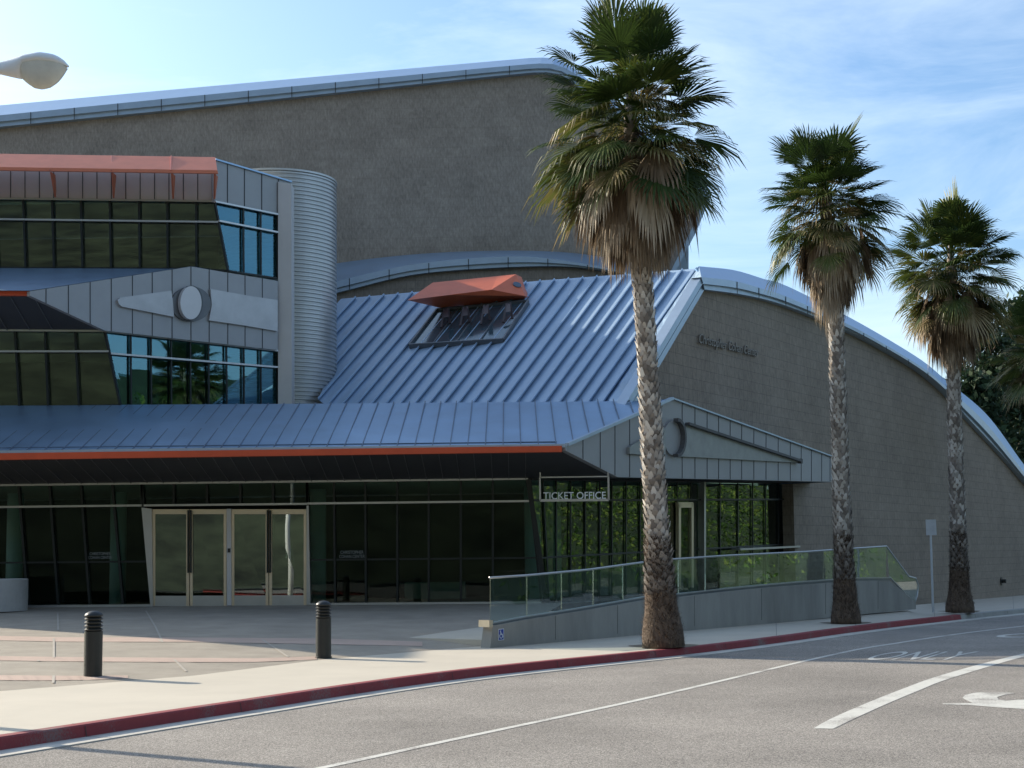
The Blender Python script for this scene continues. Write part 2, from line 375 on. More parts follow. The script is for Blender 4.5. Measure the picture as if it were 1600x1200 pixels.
# sidewalk
back = [onZ(x, y, 0) for x, y in [(-160, 1091), (0, 1080), (150, 1068), (300, 1056), (500, 1031), (640, 1019), (760, 1009)]]
back = [back[0] + (back[0] - back[1]) * 8] + back
rb = [onZ(765, 1008.5, 0), onZ(1430, 945, 0)]
back += [rb[0].lerp(rb[1], t) for t in (0, .25, .5, .75, 1)]
w2b = [W2.at(1445, 944), W2.at(1520, 937), W2.at(1600, 930), W2.at(1640, 926)]
back += w2b
def resample(pl, n):
    d = [0]
    for a, b in zip(pl, pl[1:]): d.append(d[-1] + (b - a).length)
    res = []
    for i in range(n):
        t = d[-1] * i / (n - 1); k = max(j for j in range(len(d) - 1) if d[j] <= t + 1e-9)
        res.append(pl[k].lerp(pl[k + 1], (t - d[k]) / max(1e-9, d[k + 1] - d[k])))
    return res
# pair each kerb point with a back point by fractions so the ruled surface stays clean
kin = offs(kerb, -.15, 0)
def x_on(poly, px):   # not screen space: pick the vertex whose bearing from the origin matches
    best = None
    for a, b in zip(poly, poly[1:]):
        fa = a.x - px * a.y; fb = b.x - px * b.y
        if fa * fb <= 0 and abs(fa - fb) > 1e-9: return a.lerp(b, fa / (fa - fb))
    return None
brs = np.linspace(-.42, .338, 90); A = []; B = []
for q in brs:
    a = x_on(kin, q); b = x_on(back, q)
    if a is not None and b is not None: A.append(a); B.append(b)
sw = MB(); K = 6
rows = [[a.lerp(b, k / K) for a, b in zip(A, B)] for k in range(K + 1)]
for k in range(K): sw.ribbon(rows[k], rows[k + 1])
swo = struct(sw.build('sidewalk', WALK, smooth=True))
# paving joints across the sidewalk, thin saw cuts
jt = MB()
for i in range(3, len(A) - 1, 6):
    a, b = A[i], B[i]; z = Vector((0, 0, .004)); t = Vector((.012, 0, 0))
    if A[i].y > 29: jt.face([a + z, a + z + t, b + z + t, b + z])
if jt.f: struct(jt.build('sidewalk_joint', mat('saw_cut', (.25, .23, .2), .9)))
# plaza : rises gently from the sidewalk to the lobby floor
PB = [p.copy() for p in back[:8]] ; PB = PB[1:] + [Vector((rb[0].x + .05, rb[0].y, 0))]
def floorz(x): return .56 + (x + 12.8) * (-.0058)
front_ = resample(PB, 60); far_ = []
for i, p in enumerate(front_):
    x = -16 + (1.2 + 16) * i / 59; far_.append(Vector((x, 38.35, floorz(x))))
def plaza_pt(i, v): return front_[i].lerp(far_[i], v)
pz = MB(); NV = 24
for k in range(NV):
    pz.ribbon([plaza_pt(i, k / NV) for i in range(60)], [plaza_pt(i, (k + 1) / NV) for i in range(60)])
plz = struct(pz.build('plaza', PLAZA, smooth=True))
def plaza_z(x, y):
    best = None
    for i in range(60):
        a, b = front_[i], far_[i]; t = (y - a.y) / (b.y - a.y); xx = a.x + (b.x - a.x) * t
        if best is None or abs(xx - x) < best[0]: best = (abs(xx - x), a.z + (b.z - a.z) * t, a.y)
    return (best[1] if y > best[2] else 0)
def on_plaza(px, py):
    lo, hi = 0.0, .62
    for _ in range(22):
        z = (lo + hi) / 2; p = onZ(px, py, z)
        if plaza_z(p.x, p.y) > z: lo = z
        else: hi = z
    return onZ(px, py, (lo + hi) / 2)
def boundary_y(px):
    return float(np.interp(px, [0, 150, 300, 500, 640, 760], [1080, 1068, 1056, 1031, 1019, 1009]))
bands = [[(-40, 993, 1000), (90, 996, 1003), (300, 996.5, 1003.5), (505, 998, 1007), (660, 1003, 1010)],
         [(-40, 1025, 1032), (100, 1027, 1034), (250, 1028, 1035), (400, 1029, 1035), (495, 1026, 1031)],
         [(-40, 1055, 1063), (60, 1056, 1064), (140, 1056.5, 1063), (200, 1056, 1060)]]
bm_ = MB()
for bd in bands:
    a = []; b = []
    for px in np.linspace(bd[0][0], bd[-1][0], 40):
        t = [q[0] for q in bd]; ya = np.interp(px, t, [q[1] for q in bd]); yb = np.interp(px, t, [q[2] for q in bd])
        yb = min(yb, boundary_y(px) - .4)
        if ya >= yb: continue
        a.append(on_plaza(px, ya) + Vector((0, 0, .006))); b.append(on_plaza(px, yb) + Vector((0, 0, .006)))
    bm_.ribbon(a, b)
struct(bm_.build('plaza_band', PINK))
jm = MB()
for x0, y0, x1, y1 in [(243, 980, 254, 1004), (254, 1004, 246, 1000), (272, 1031, 291, 1050), (84, 998, 84, 1028), (84, 1056, 83, 1068), (410, 1000, 450, 1027), (90, 958, 91, 985), (228, 955, 243, 980), (60, 1032, 60, 1034)]:
    a = on_plaza(x0, y0); b = on_plaza(x1, y1); z = Vector((0, 0, .01)); t = (b - a).cross(Vector((0, 0, 1))).normalized() * .018
    jm.face([a - t + z, a + t + z, b + t + z, b - t + z])
struct(jm.build('plaza_joint', mat('joint_filler', (.42, .375, .31), .8)))

# road markings lie on the asphalt
def road(px, py, dz=.004): return onZ(px, py, ZR + dz)
mk = MB(); pl = [road(x, y) for x, y in smooth_poly([(380, 1222), (510, 1198), (700, 1157), (1000, 1093), (1300, 1023), (1400, 1005), (1500, 990), (1600, 978), (1700, 966)], 40)]
mk.ribbon(offs(pl, -.05), offs(pl, .05)); o = mk.build('lane_edge_line', PAINT, rd)
mk = MB(); mk.ribbon([road(x, y) for x, y in smooth_poly([(1271, 1138), (1300, 1122), (1360, 1096), (1420, 1072.5), (1459, 1058.5), (1530, 1038), (1600, 1021), (1700, 998)], 30)],
                     [road(x, y) for x, y in smooth_poly([(1302, 1138.5), (1330, 1125), (1385, 1100), (1440, 1077), (1475, 1063), (1545, 1041.5), (1600, 1026), (1700, 1002.5)], 30)])
mk.build('lane_divider_line', PAINT, rd)
mk = MB()
for k in range(len(pl) - 1): pass
top = [(1473, 1099), (1520, 1098.3), (1508, 1093), (1504, 1090), (1508, 1086), (1522, 1082.5), (1545, 1081), (1570, 1081.5), (1588, 1083), (1572, 1085), (1558, 1089), (1560, 1093), (1572, 1095), (1590, 1093.5), (1720, 1090), (1720, 1115), (1600, 1107.5), (1560, 1105.3), (1520, 1102), (1473, 1100.4)]
mk.face([road(x, y) for x, y in top]); mk.build('turn_arrow', PAINT, rd)
O = road(1343, 1031); text_mesh('road_lettering', 'ONLY', O, road(1492, 1031) - O, road(1392, 1018) - O, PAINT, rd)
O = road(1545, 996.5); text_mesh('road_lettering', 'O', O, road(1640, 995) - O, road(1572, 990) - O, PAINT, rd)
mk = MB(); mk.face([road(1500, 965.5 + 6), road(1640, 955 + 6), road(1640, 956.5 + 6), road(1500, 967 + 6)]); 

# land across the road and behind the viewer (what the windows mirror)
hl = MB(); NX, NY = 60, 24
def hz_(x, y): return 2.2 * math.sin(x * .03 + 1) + 1.4 * math.sin(x * .011 + y * .05)
rws = []
for j in range(NY + 1):
    t = j / NY; row = []
    for i in range(NX + 1):
        a = math.radians(-200 + 182 * i / NX); r = 20 + 260 * t ** 1.3 if a < 0.2 else 20 + 260 * t ** 1.3
        x = r * math.cos(a) * 1.6; y = r * math.sin(a) - 6
        z = -.2 + 125 * max(0, t - .04) ** 1.25 * min(1, (NX - i) / 8) + (hz_(x, y) * t * 2.5)
        row.append(Vector((x, y, z)))
    rws.append(row)
for a, b in zip(rws, rws[1:]): hl.ribbon(a, b)
struct(hl.build('hillside', BROWNHILL, smooth=True))
# leafy bank across the road on the right
def leaves(mb, pts, size, rn, tint=lambda r: r.random()):
    for p in pts:
        for _ in range(1):
            a = Vector((rn.gauss(0, 1), rn.gauss(0, 1), rn.gauss(0, 1))).normalized(); b = a.orthogonal().normalized()
            b = Matrix.Rotation(rn.random() * 6.28, 3, a) @ b; c = a.cross(b); s = size * rn.uniform(.6, 1.3)
            mb.ct = tint(rn); mb.face([p + b * s, p + c * s * .5, p - b * s, p - c * s * .5])
rn = random.Random(3); hb = MB(); pts = []
dv = Vector((math.cos(math.radians(54)), math.sin(math.radians(54)), 0)); nv = Vector((dv.y, -dv.x, 0))
for _ in range(34000):
    u = rn.uniform(-20, 120); w = rn.random() ** .7 * 19
    h = 1.1 + w * .62 + .5 * math.sin(u * .6) + .4 * math.sin(w * 1.3 + u)
    p = Vector((27, 30, 0)) + dv * u + nv * w; p.z = h * (1 - .5 * rn.random() ** 3) if w > 1.2 else rn.uniform(0, h)
    pts.append(p)
def hedge_tint_factory(p): return .5 + .5 * math.sin(p.x * .45 + p.z * 1.7) * math.sin(p.y * .31 - p.z)
for p in pts: leaves(hb, [p], .17, rn, lambda r, q=p: min(1, max(0, .55 * hedge_tint_factory(q) + .5 * r.random())))
tag(hb.build('hedge_bank', HEDGE), 'leafy green shrub bank growing across the road, mirrored in the ticket office glass', 'shrubs', kind='stuff')
bk = MB(); s0 = Vector((28, 30, -.1))
bk.face([s0 + dv * -30 , s0 + dv * 130, s0 + dv * 130 + nv * 30 + Vector((0, 0, 16)), s0 + dv * -30 + nv * 30 + Vector((0, 0, 16))]); struct(bk.build('grass_bank', GRASS))

# ================================================================ BUILDINGS
hall = thing('concert_hall', (-10, 62, 0), 'tall windowless hall of mottled grey brown stone with blue metal roof edge, rising behind everything', 'building')
wing = thing('theatre_wing', (3.2, 45, 0), 'stone tiled wing with curved roof edge and blue ribbed metal roof, beside the palms', 'building')
lob = thing('lobby_building', (-10, 42, .4), 'metal clad glass fronted lobby with red canopy stripe, round corrugated tower and double doors', 'building')
def joints(mb, plane, segs, w=.02, off=.006, d=.012):
    mb.sep = getattr(mb, 'sep', [])
    for (xa, ya, xb, yb) in segs:
        mb.sep.append((plane.at(xa, ya, off), plane.at(xb, yb, off), w, d, plane.n))
# ---- concert hall (far)
P3 = frontal(62)
w3top = [(-600, 259), (0, 198), (280, 170.5), (560, 141), (760, 120), (840, 112.5), (868, 113), (890, 124), (960, 180), (1030, 245), (1099, 312)]
w3m = [(-600, 230), (0, 180), (280, 152), (560, 125), (760, 106), (840, 99), (870, 100), (895, 112), (965, 170), (1036, 238), (1107, 307)]
w3o = [(-600, 216), (0, 164.5), (280, 139), (560, 114), (760, 96.5), (840, 89.5), (868, 91), (892, 103), (965, 162), (1038, 232), (1108, 303)]
body = [P3.at(x, y) for x, y in w3top] + [P3.at(1082, 362), P3.at(1050, 430), P3.at(1015, 500), P3.at(1015, 850), P3.at(-600, 872)]
w3 = MB().prism(body, (0, 12, 0)).build('wall', TILE2, hall)
n = 60
def fascia(mb, plane, lo, up, off, n=60, inner=0):
    lo = smooth_poly(lo, n) if n > len(lo) else lo; up = smooth_poly(up, n) if n > len(up) else up
    a = [plane.at(x, y, off) for x, y in lo]; b = [plane.at(x, y, off) for x, y in up]
    a2 = [plane.at(x, y, inner) for x, y in lo]
    mb.ribbon(a, b); mb.ribbon([p - plane.n * (off - inner + .02) for p in a], a); mb.ribbon(b, [p - plane.n * (off - inner + .02) for p in b])
    return a, b
def split(lo, up, t): return [((a[0] * (1 - t) + b[0] * t), (a[1] * (1 - t) + b[1] * t)) for a, b in zip(lo, up)]
def lin(poly, n):
    pts = [Vector((x, y, 0)) for x, y in poly]; return [(p.x, p.y) for p in resample(pts, n)]
lo3, m3, o3 = lin(w3top, 90), lin(w3m, 90), lin(w3o, 90)
mb = MB(); fascia(mb, P3, lo3, split(lo3, m3, .42), .30, 0); fascia(mb, P3, split(lo3, m3, .46), m3, .42, 0)
fa = mb.build('roof_fascia', TRIM, hall)
mb = MB(); a = [P3.at(x, y, .42) for x, y in m3]; b = [frontal(64).at(x, y) for x, y in o3]
mb.ribbon(a, b); mb.ribbon(b, [p + Vector((0, 10, -.2)) for p in b]); mb.build('roof', ZINC, hall)
mb = MB()
for x in list(range(-20, 860, 68)): joints(mb, P3, [(x, interp_y(w3top, x), x, interp_y(w3m, x))], .03, .43)
mb.build('fascia_joint', JOINT, fa)
mb = MB(); mb.prism([P3.at(1108, 303, .4), P3.at(1108, 314, .4), P3.at(1087, 364, .4), P3.at(1056, 424, .4), P3.at(1030, 480, .4), P3.at(1022, 480, .4), P3.at(1050, 420, .4), P3.at(1080, 360, .4), P3.at(1100, 312, .4)], (0, .5, 0)); mb.build('side_trim', TRIM, hall); mb = MB()
mb.prism([onY(1076, 385, 64.5), onY(1076, 440, 64.5), onY(1040, 440, 64.5), onY(1050, 424, 64.5)], (0, 3, 0))
mb.build('side_trim', TRIM, hall)
# ---- theatre wing: arched roof piece behind, stepped wall, ribbed roof, tiled wall
PE = frontal(56)
elo = [(440, 470), (522, 458), (640, 430), (760, 419), (880, 416), (960, 426), (1040, 446)]
emd = [(440, 455), (522, 440), (640, 414), (760, 402), (840, 402), (940, 417), (1040, 438)]
eou = [(440, 428), (522, 412), (640, 398), (760, 392), (880, 394), (980, 408), (1060, 428)]
mb = MB(); mb.prism([PE.at(x, y) for x, y in smooth_poly(elo, 24)] + [PE.at(1040, 560), PE.at(440, 600)], (0, 5, 0)); mb.build('arched_wall', TILE, wing)
el, em, eo = smooth_poly(elo, 40), smooth_poly(emd, 40), smooth_poly(eou, 40)
mb = MB(); fascia(mb, PE, el, split(el, em, .38), .2, 0); fascia(mb, PE, split(el, em, .42), em, .3, 0); af = mb.build('arched_fascia', TRIM, wing)
mb = MB(); mb.ribbon([PE.at(x, y, .3) for x, y in em], [frontal(60.5).at(x, y) for x, y in eo]); mb.build('arched_roof', ZINC, wing, smooth=True)
mb = MB(); joints(mb, PE, [(x, interp_y(elo, x), x, interp_y(emd, x)) for x in range(546, 960, 62)], .03, .31); mb.build('fascia_joint', JOINT, af)
# ribbed roof plane
E0 = onY(985, 628, 41.0); T0 = W2.at(1098, 420)
rn_ = Vector((-.20, -.50, .84)).normalized()
RP = Plane(E0, rn_)
def top_edge(x): return float(np.interp(x, [440, 520, 640, 850, 1098], [475, 468, 457, 438, 419]))
def bot_y(x): return 640
SK = [(683, 485), (825.5, 472), (786.5, 532), (640, 541)]     # skylight opening
ribs = []
x = 1088
k = 0
while x > 540:
    tb = 1088 - 22.2 * k; bb = tb - 146 - .25 * k
    ribs.append((bb, tb)); k += 1; x = tb
rr = MB(); H = .085
def tower_edge(y): return 521 if y < 575 else 521 - 33 * ((y - 575) / 59.0) ** 1.6
def rib3(r, off=0):
    bb, tb = r; yt = top_edge(tb); yb = 634
    sl = (bb - tb) / (628 - yt); xb, yy = bb + sl * 6, yb
    while xb < tower_edge(yy) and yy > yt + 2: yy -= 1; xb -= sl
    return RP.at(tb, yt, off), RP.at(xb, yy, off)
ribs3 = [(rib3(r, 0), rib3(r, H)) for r in ribs]
for i in range(len(ribs) - 1):
    (lt0, lb0), (lt1, lb1) = ribs3[i + 1]; (rt0, rb0), (rt1, rb1) = ribs3[i]
    lipv = (rt0 - lt0) * .06
    # plate: rises from the left rib's foot to the right rib's crest, then drops
    rr.face([lt0, lb0, rb1, rt1]); rr.face([rt1, rb1, rb0, rt0]); rr.face([lt0, rt1, rt0])
    rr.prism([rt1 + rn_ * .0, rb1, rb1 + rn_ * .05, rt1 + rn_ * .05], lipv)
    bk_ = Vector((0, 1.2, -.6)); rr.face([lt0, rt1, rt1 + bk_, lt0 + bk_])
rro = rr.build('ribbed_roof', ZINC2, wing)
# W2 tiled wall with notch for the glass front
w2t = [(985, 640), (1101, 452), (1165, 461), (1230, 478), (1324, 516), (1390, 550), (1440, 581), (1480, 615), (1505, 645), (1560, 704), (1600, 750), (1640, 798), (1690, 880)]
pts = [W2.at(*w2t[0])] + [W2.at(*p) for p in w2t[1:]]
zb = -1.2
endp = pts[-1].copy(); endp.z = zb; glx = W2.at(1239, 800); glx2 = glx.copy(); glx.z = zb
gltop = W2.at(1239, 748); a_ = W2.at(1000, 741)
body = pts + [endp, glx, gltop, a_]
mb = MB().prism(body, -W2.n * .4); w2o = mb.build('tiled_wall', TILE, wing)
mb = MB()
bp = [W2.at(*p, -.4) for p in w2t[1:]] + [endp - W2.n * .4]; zz = bp[0].copy(); zz.z = zb
tv = Vector((-8, 3, 0)); bs = [W2.at(x, y, -.4) for x, y in smooth_poly(w2t[1:-1], 30)]; mb.ribbon(bs, [p + tv * min(1, i / 12) - Vector((0, 0, .3)) for i, p in enumerate(bs)]); mb.build('vault_roof', ZINC, wing, smooth=True)
w2m = [(1096, 433), (1147, 439), (1194, 452), (1230, 464), (1330, 509), (1433, 569), (1478, 604), (1542, 663), (1600, 738), (1640, 786), (1690, 868)]
w2o_ = [(1092, 416), (1147, 422), (1194, 436), (1230, 447), (1335, 500), (1433, 558), (1478, 594), (1542, 648), (1600, 726), (1640, 774), (1690, 856)]
l2, m2, o2 = smooth_poly(w2t[1:], 60), smooth_poly(w2m, 60), smooth_poly(w2o_, 60)
mb = MB(); fascia(mb, W2, l2, split(l2, m2, .40), .22, 0); fascia(mb, W2, split(l2, m2, .46), m2, .34, 0)
# rake side
lr, mr_ = lin([(985, 650), (1101, 452)], 10), lin([(966, 650), (1096, 433)], 10)
fascia(mb, W2, lr, split(lr, mr_, .45), .16, 0); fascia(mb, W2, split(lr, mr_, .5), mr_, .3, 0)
wf = mb.build('roof_fascia', TRIM, wing)
mb = MB(); a = [W2.at(x, y, .34) for x, y in m2]; b = [W2.at(x, y, -.5) for x, y in o2]; mb.ribbon(a, b); mb.ribbon(b, [p - W2.n * min(3, .15 + i * .2) - Vector((0, 0, .1)) for i, p in enumerate(b)])
a = [W2.at(x, y, .3) for x, y in mr_]; b = [RP.at(x, y, .0) for x, y in lin([(928, 648), (1088, 419.5)], 10)]; mb.ribbon(a, b)
mb.face([W2.at(1096, 433, .34), W2.at(1092, 416, -.5), RP.at(1088, 419.5, .0)])
mb.build('edge_roof', ZINC, wing)
mb = MB()
for x in (1152, 1186, 1228, 1262, 1290, 1350, 1385, 1420, 1450): joints(mb, W2, [(x, interp_y(w2t[1:], x), x, interp_y(w2m, x))], .03, .35)
mb.build('fascia_joint', JOINT, wf)
O = W2.at(1092, 540.5, .06); U = W2.at(1185, 562, .06) - O; V = Vector((0, 0, (W2.at(1092, 521, .06) - O).length))
t = text_mesh('wall_lettering', 'Christopher Cohan Center', O, U, V, mat('lettering_metal', (.24, .21, .175), .5, .3), depth=.05, nrm=W2.n, shear=.35)
tag(t, 'raised metal script reading Christopher Cohan Center high on the stone tiled wall', 'sign')
# wall hydrant stub far right
h = thing('wall_valve', W2.at(1564, 908, .0), 'small dark pipe outlet sticking out of the tiled wall, far right', 'pipe fitting')
p = W2.at(1564, 908, 0); MB().tube([p, p + W2.n * .25], .09, 10).build('outlet', BLACK, h); MB().tube([p + W2.n * .02, p + W2.n * .05], .2, 12).build('flange', BLACK, h)
# ---- skylight on ribbed roof
sk = thing('roof_skylight', RP.at(735, 510), 'slanted roof skylight under a red hood with a round porthole in its end', 'skylight')
mb = MB(); q = [RP.at(x, y, .13) for x, y in SK]; mb.prism(q, -rn_ * .2); mb.build('glazing', mat('skylight_glass', (.10, .15, .18), .12, .5, .1), sk)
mb = MB()
for i in range(4): a, b = q[i], q[(i + 1) % 4]; mb.beam(a, b, .055, .16, rn_)
for t in (.25, .5, .75): mb.beam(q[0].lerp(q[1], t), q[3].lerp(q[2], t), .03, .08, rn_)
mb.build('frame', mat('skylight_frame', (.16, .17, .18), .5, .4), sk)
def rd_(px, py): return RP.at(px, py)
def hood(px, py, near): 
    p = RP.at(700, 480); return onY(px, py, p.y - near)
A_ = hood(636.5, 469, 1.6); Bt = hood(676, 441.5, .5); Ct = hood(777, 431.5, .5); Dt = hood(806, 428.5, .7); Et = hood(821, 452, .6); Ft = hood(828, 465, 0.6)
Gt = hood(820, 471.5, .5); It = hood(688, 481, .5); L1 = hood(700, 461, 1.7); L2 = hood(768, 452.5, 1.75); L3 = hood(821, 462.5, 1.5); Rt = hood(815, 433, .1)
mb = MB()
def tri(*p): mb.face(list(p))
tri(A_, L1, L2, Bt); tri(Bt, L2, Ct); tri(Ct, L2, Dt); tri(L2, L3, Dt); tri(Dt, L3, Et); tri(Et, L3, Gt, Ft)
tri(A_, It, L1); tri(L1, It, Gt, L3); tri(L1, L3, L2); tri(Dt, Et, Rt); tri(Ct, Dt, Rt, Bt); tri(Bt, Rt, Gt, It); tri(A_, Bt, It); tri(Et, Ft, Gt, Rt)
mb.build('hood', mat('hood_red', (.70, .165, .075), .45, 0, .08, 2), sk)
mb = MB(); c = (L2 + L3 + Dt) / 3; c = onY(808, 445, c.y - .12); 
nd = (L3 - L2).cross(Dt - L2).normalized()
if nd.y > 0: nd = -nd
pp = Plane(L2, nd); c = pp.at(808, 445, .012); mb.tube([c - nd * .02, c + nd * .02], .14, 20); mb.build('porthole', mat('porthole_dark', (.12, .16, .2), .2, .3), sk)
BR = mat('bracket_dark_red', (.05, .03, .03), .5)
for zx in (697, 727, 759, 794):
    ty = 482 - (zx - 697) * .085
    a = RP.at(zx - 2, ty + 1, .5); mb = MB()
    b1 = RP.at(zx - 7.5, ty + 30, .22); b2 = RP.at(zx + 6.5, ty + 24, .22); a2 = RP.at(zx + 3, ty, .5)
    for s, e in ((a, b1), (a2, b2)): mb.beam(s, e, .07, .06, rn_)
    mb.face([a, a2, RP.at(zx + 4, ty + 13, .5), RP.at(zx - 4, ty + 14, .5)])
    mb.build('bracket', BR, sk)

# ---- lobby: upper block
U1 = frontal(43.2); U1L = frontal(40.5)
U2 = vplane(-10.7, 40.5, 48)
# shift so both front corners meet the angled plane
def corner(plane, px): return plane
PILY = U2.at(434, 500).y
PIL = frontal(PILY)
# solid cores
mb = MB(); zt = U2.at(455, 285).z
xl = -23.2
# rear mass : polygon in plan extruded vertically, set back behind the glazing
def plan_prism(mb, pl, z0, z1): mb.prism([(x, y, z0) for x, y in pl], (0, 0, z1 - z0))
c2 = U2.at(434, 400)
plan_prism(mb, [(xl, 48.2), (-7.6, 48.2), (-7.6, 57), (xl, 57)], 0, 13.8)  # unseen block, made taller to throw shade onto the ribbed roof
plan_prism(mb, [(xl - .3, 40.6), (xl, 40.6), (xl, 57), (xl - .3, 57)], 0, 11.8)
mb.build('rear_shade_wall', CLAD, lob)
zroof1 = U1.at(100, 309).z; zs = U1.at(100, 418).z; zl = U1L.at(100, 516).z; zb2 = U1L.at(100, 634).z
cA = U2.at(335, 300); cB = U2.at(165, 520)
def slab(mb, z0, z1, y0, xoff=0.0):
    # floor slab bounded by a frontal line y0 and the angled face
    t = (y0 - U2.p.y) / math.sin(math.radians(48)); xc = U2.p.x + t * math.cos(math.radians(48))
    plan_prism(mb, [(xl, y0 + .12), (xc - .1, y0 + .12), (c2.x - .12, c2.y + .1), (c2.x - .12, 48), (xl, 48)], z0, z1)
mb = MB(); slab(mb, 8.2, 8.5, 43.2); slab(mb, zb2 - .35, zb2 - .05, 40.5); mb.build('floor_slab', INT, lob)
mb = MB(); slab(mb, zroof1 + .02, zroof1 + .12, 43.2); slab(mb, zl + .02, zl + .12, 40.5); mb.build('room_ceiling', INTC, lob)
mb = MB(); slab(mb, 11.9, 12.0, 43.2); mb.build('flat_roof', ZINC, lob)
mb = MB(); mb.box(xl, -7.7, 47.2, 47.4, 5.2, 11.7); mb.build('partition', mat('partition_taupe', (.12, .105, .08), .8), lob)
# parapet panels frontal upper (behind the awning)
def panel(name, plane, pts, m, thick=.12, off=0, parent=lob):
    return MB().prism([plane.at(x, y, off) for x, y in pts], -plane.n * thick).build(name, m, parent)
pf = panel('parapet_panel', U1, [(-260, 236), (336, 247), (335, 314.5), (-260, 309)], CLADW)
mb = MB(); joints(mb, U1, [(x, 255, x, interp_y([(0, 309), (336, 314)], x)) for x in np.arange(-6, 336, 22.5)], .022, .004); mb.build('panel_seam', JOINT, pf)
ps = panel('parapet_panel', U2, [(336, 250), (455, 284.5), (455, 339), (434, 335), (335, 315)], CLAD)
mb = MB(); joints(mb, U2, [(x, interp_y([(336, 250), (455, 284.5)], x) + 1, x, interp_y([(335, 315), (434, 335)], x)) for x in (355.5, 382, 409, 435)], .03, .004); mb.build('panel_seam', JOINT, ps)
mb = MB(); mb.beam(U2.at(336, 249, .02), U2.at(455, 284, .02), .045, .08, U2.n); mb.build('coping', ZINC, ps)
# pillar
pil = panel('corner_pillar', PIL, [(434.5, 284), (455, 287), (456, 700), (434.5, 700)], CLADW, .6, .06)
# tower
tw = MB(); tc_ = Vector((-7.25, 47.2, 0)); R = 1.78; zt = 13.35; prof = []
zz = 5.0
while zz < zt:
    prof += [(R, zz), (R + .045, zz + .025), (R + .045, zz + .07), (R, zz + .095)]; zz += .125
prof += [(R + .06, zt), (R + .06, zt + .06), (R - .1, zt + .06)]
tw.lathe(tc_, prof, 72); two = tw.build('corrugated_tower', CORR, lob, smooth=False)
# glazing helper: quads between column lines and row lines
def glazing(name, plane, cols, rows, gm, parent, mw=.055, md=.14, rail=None, frame_m=MULL, wob=.004, panename='window_pane', top_m=ALU, recess=.06):
    """cols: list of ((x_top,y_top),(x_bot,y_bot)); rows: fractions 0..1 from top to bottom"""
    fr = MB()
    for (a, b) in cols: fr.beam(plane.at(*a, 0), plane.at(*b, 0), mw, md, plane.n)
    def P(c, t): a, b = c; return (a[0] + (b[0] - a[0]) * t, a[1] + (b[1] - a[1]) * t)
    for t in rows:
        for c0, c1 in zip(cols, cols[1:]): fr.beam(plane.at(*P(c0, t), .0), plane.at(*P(c1, t), .0), .045, .06, plane.n)
    fo = fr.build(name, frame_m, parent)
    for t in rows[:2]:
        rl = MB(); rl.beam(plane.at(*P(cols[0], t), .045), plane.at(*P(cols[-1], t), .045), .05, .10, plane.n)
        rl.build('glazing_rail', top_m, fo)
    for c0, c1 in zip(cols, cols[1:]):
        for t0, t1 in zip(rows, rows[1:]):
            j = rnd.uniform(-wob, wob); k = rnd.uniform(-wob, wob)
            q = [P(c0, t0), P(c1, t0), P(c1, t1), P(c0, t1)]
            pts = [plane.at(*w, -recess + e) for w, e in zip(q, (0, j, j + k, k))]
            MB().prism(pts, -plane.n * .012).build(panename, gm, fo)
    return fo
def col(xt, yt, xb, yb): return ((xt, yt), (xb, yb))
# upper windows
uc = []
for xt, xb in [(-52, -46), (-8, -3), (37, 40.5), (82, 85), (127, 129.5), (172, 174), (217.7, 219), (262, 262.5), (307, 307.5)]:
    yt = 310.5 + (xt) * .0125; uc.append(col(xt, yt, xb, 418 + xt * .006))
uc.append(col(335, 314.7, 356, 423))
glazing('upper_window_wall', U1, uc, [0, .30, 1], GLASSU, lob)
glazing('upper_side_window_wall', U2, [col(335.5, 315, 357, 423), col(380, 324, 380.5, 427), col(407, 329.5, 407.5, 431), col(433, 335, 433, 435)], [0, .28, 1], GLASSB, lob, md=.05, mw=.05)
# lower windows
glazing('middle_window_wall', U1L, [col(-66, 516, -58, 637), col(-22, 516.5, -15, 636), col(24, 517, 31, 635), col(71, 517, 76, 634.5), col(118, 517, 124, 634), col(163.5, 517.3, 188, 633)], [0, .275, 1], GLASSU, lob)
sc_ = [col(164.5, 517.5, 189, 634)]
for x in (204, 235.5, 267, 297, 325.5, 353.5, 380.5, 407): sc_.append(col(x, interp_y([(164, 517.5), (434, 548)], x), x + .5, 634))
sc_.append(col(433, 548, 433, 634))
glazing('middle_side_window_wall', U2, sc_, [0, .30, 1], GLASSB, lob, md=.05, mw=.045)
# emblem chevron panel on U2
ch = panel('emblem_panel', U2, [(47, 455), (299, 416.5), (434, 439), (434, 547), (164, 516.5), (47, 462)], CLAD, .15, .18)
mb = MB()
tp = [(47, 455), (299, 416.5), (434, 439)]; bt = [(47, 462), (164, 516.5), (434, 547)]
joints(mb, U2, [(x, interp_y(tp, x), x, interp_y(bt, x)) for x in (72, 107, 141, 174, 207, 238, 269, 298.5, 327, 356, 383, 410)], .022, .184)
mb.build('panel_seam', JOINT, ch)
mb = MB(); mb.prism([U2.at(x, y, .26) for x, y in [(184, 469), (188, 465), (268, 454), (270, 470), (272, 495), (191, 479), (186, 475)]], -U2.n * .09); mb.build('emblem_wedge', CLADE, ch); mb = MB()
mb.prism([U2.at(x, y, .26) for x, y in [(329, 451.5), (385, 461.5), (434, 469), (434, 517.5), (385, 509), (327, 500.5), (331, 476)]], -U2.n * .09)
mb.build('emblem_wedge', CLADE, ch)
def ell(px, py, rx, ry, off, n=32, plane=U2): return [plane.at(px + rx * math.cos(2 * math.pi * i / n), py - ry * math.sin(2 * math.pi * i / n), off) for i in range(n)]
mb = MB(); mb.prism(ell(299, 475, 31, 27.5, .245), -U2.n * .06); mb.build('emblem_ring', mat('emblem_grey', (.17, .175, .18), .5, .4), ch)
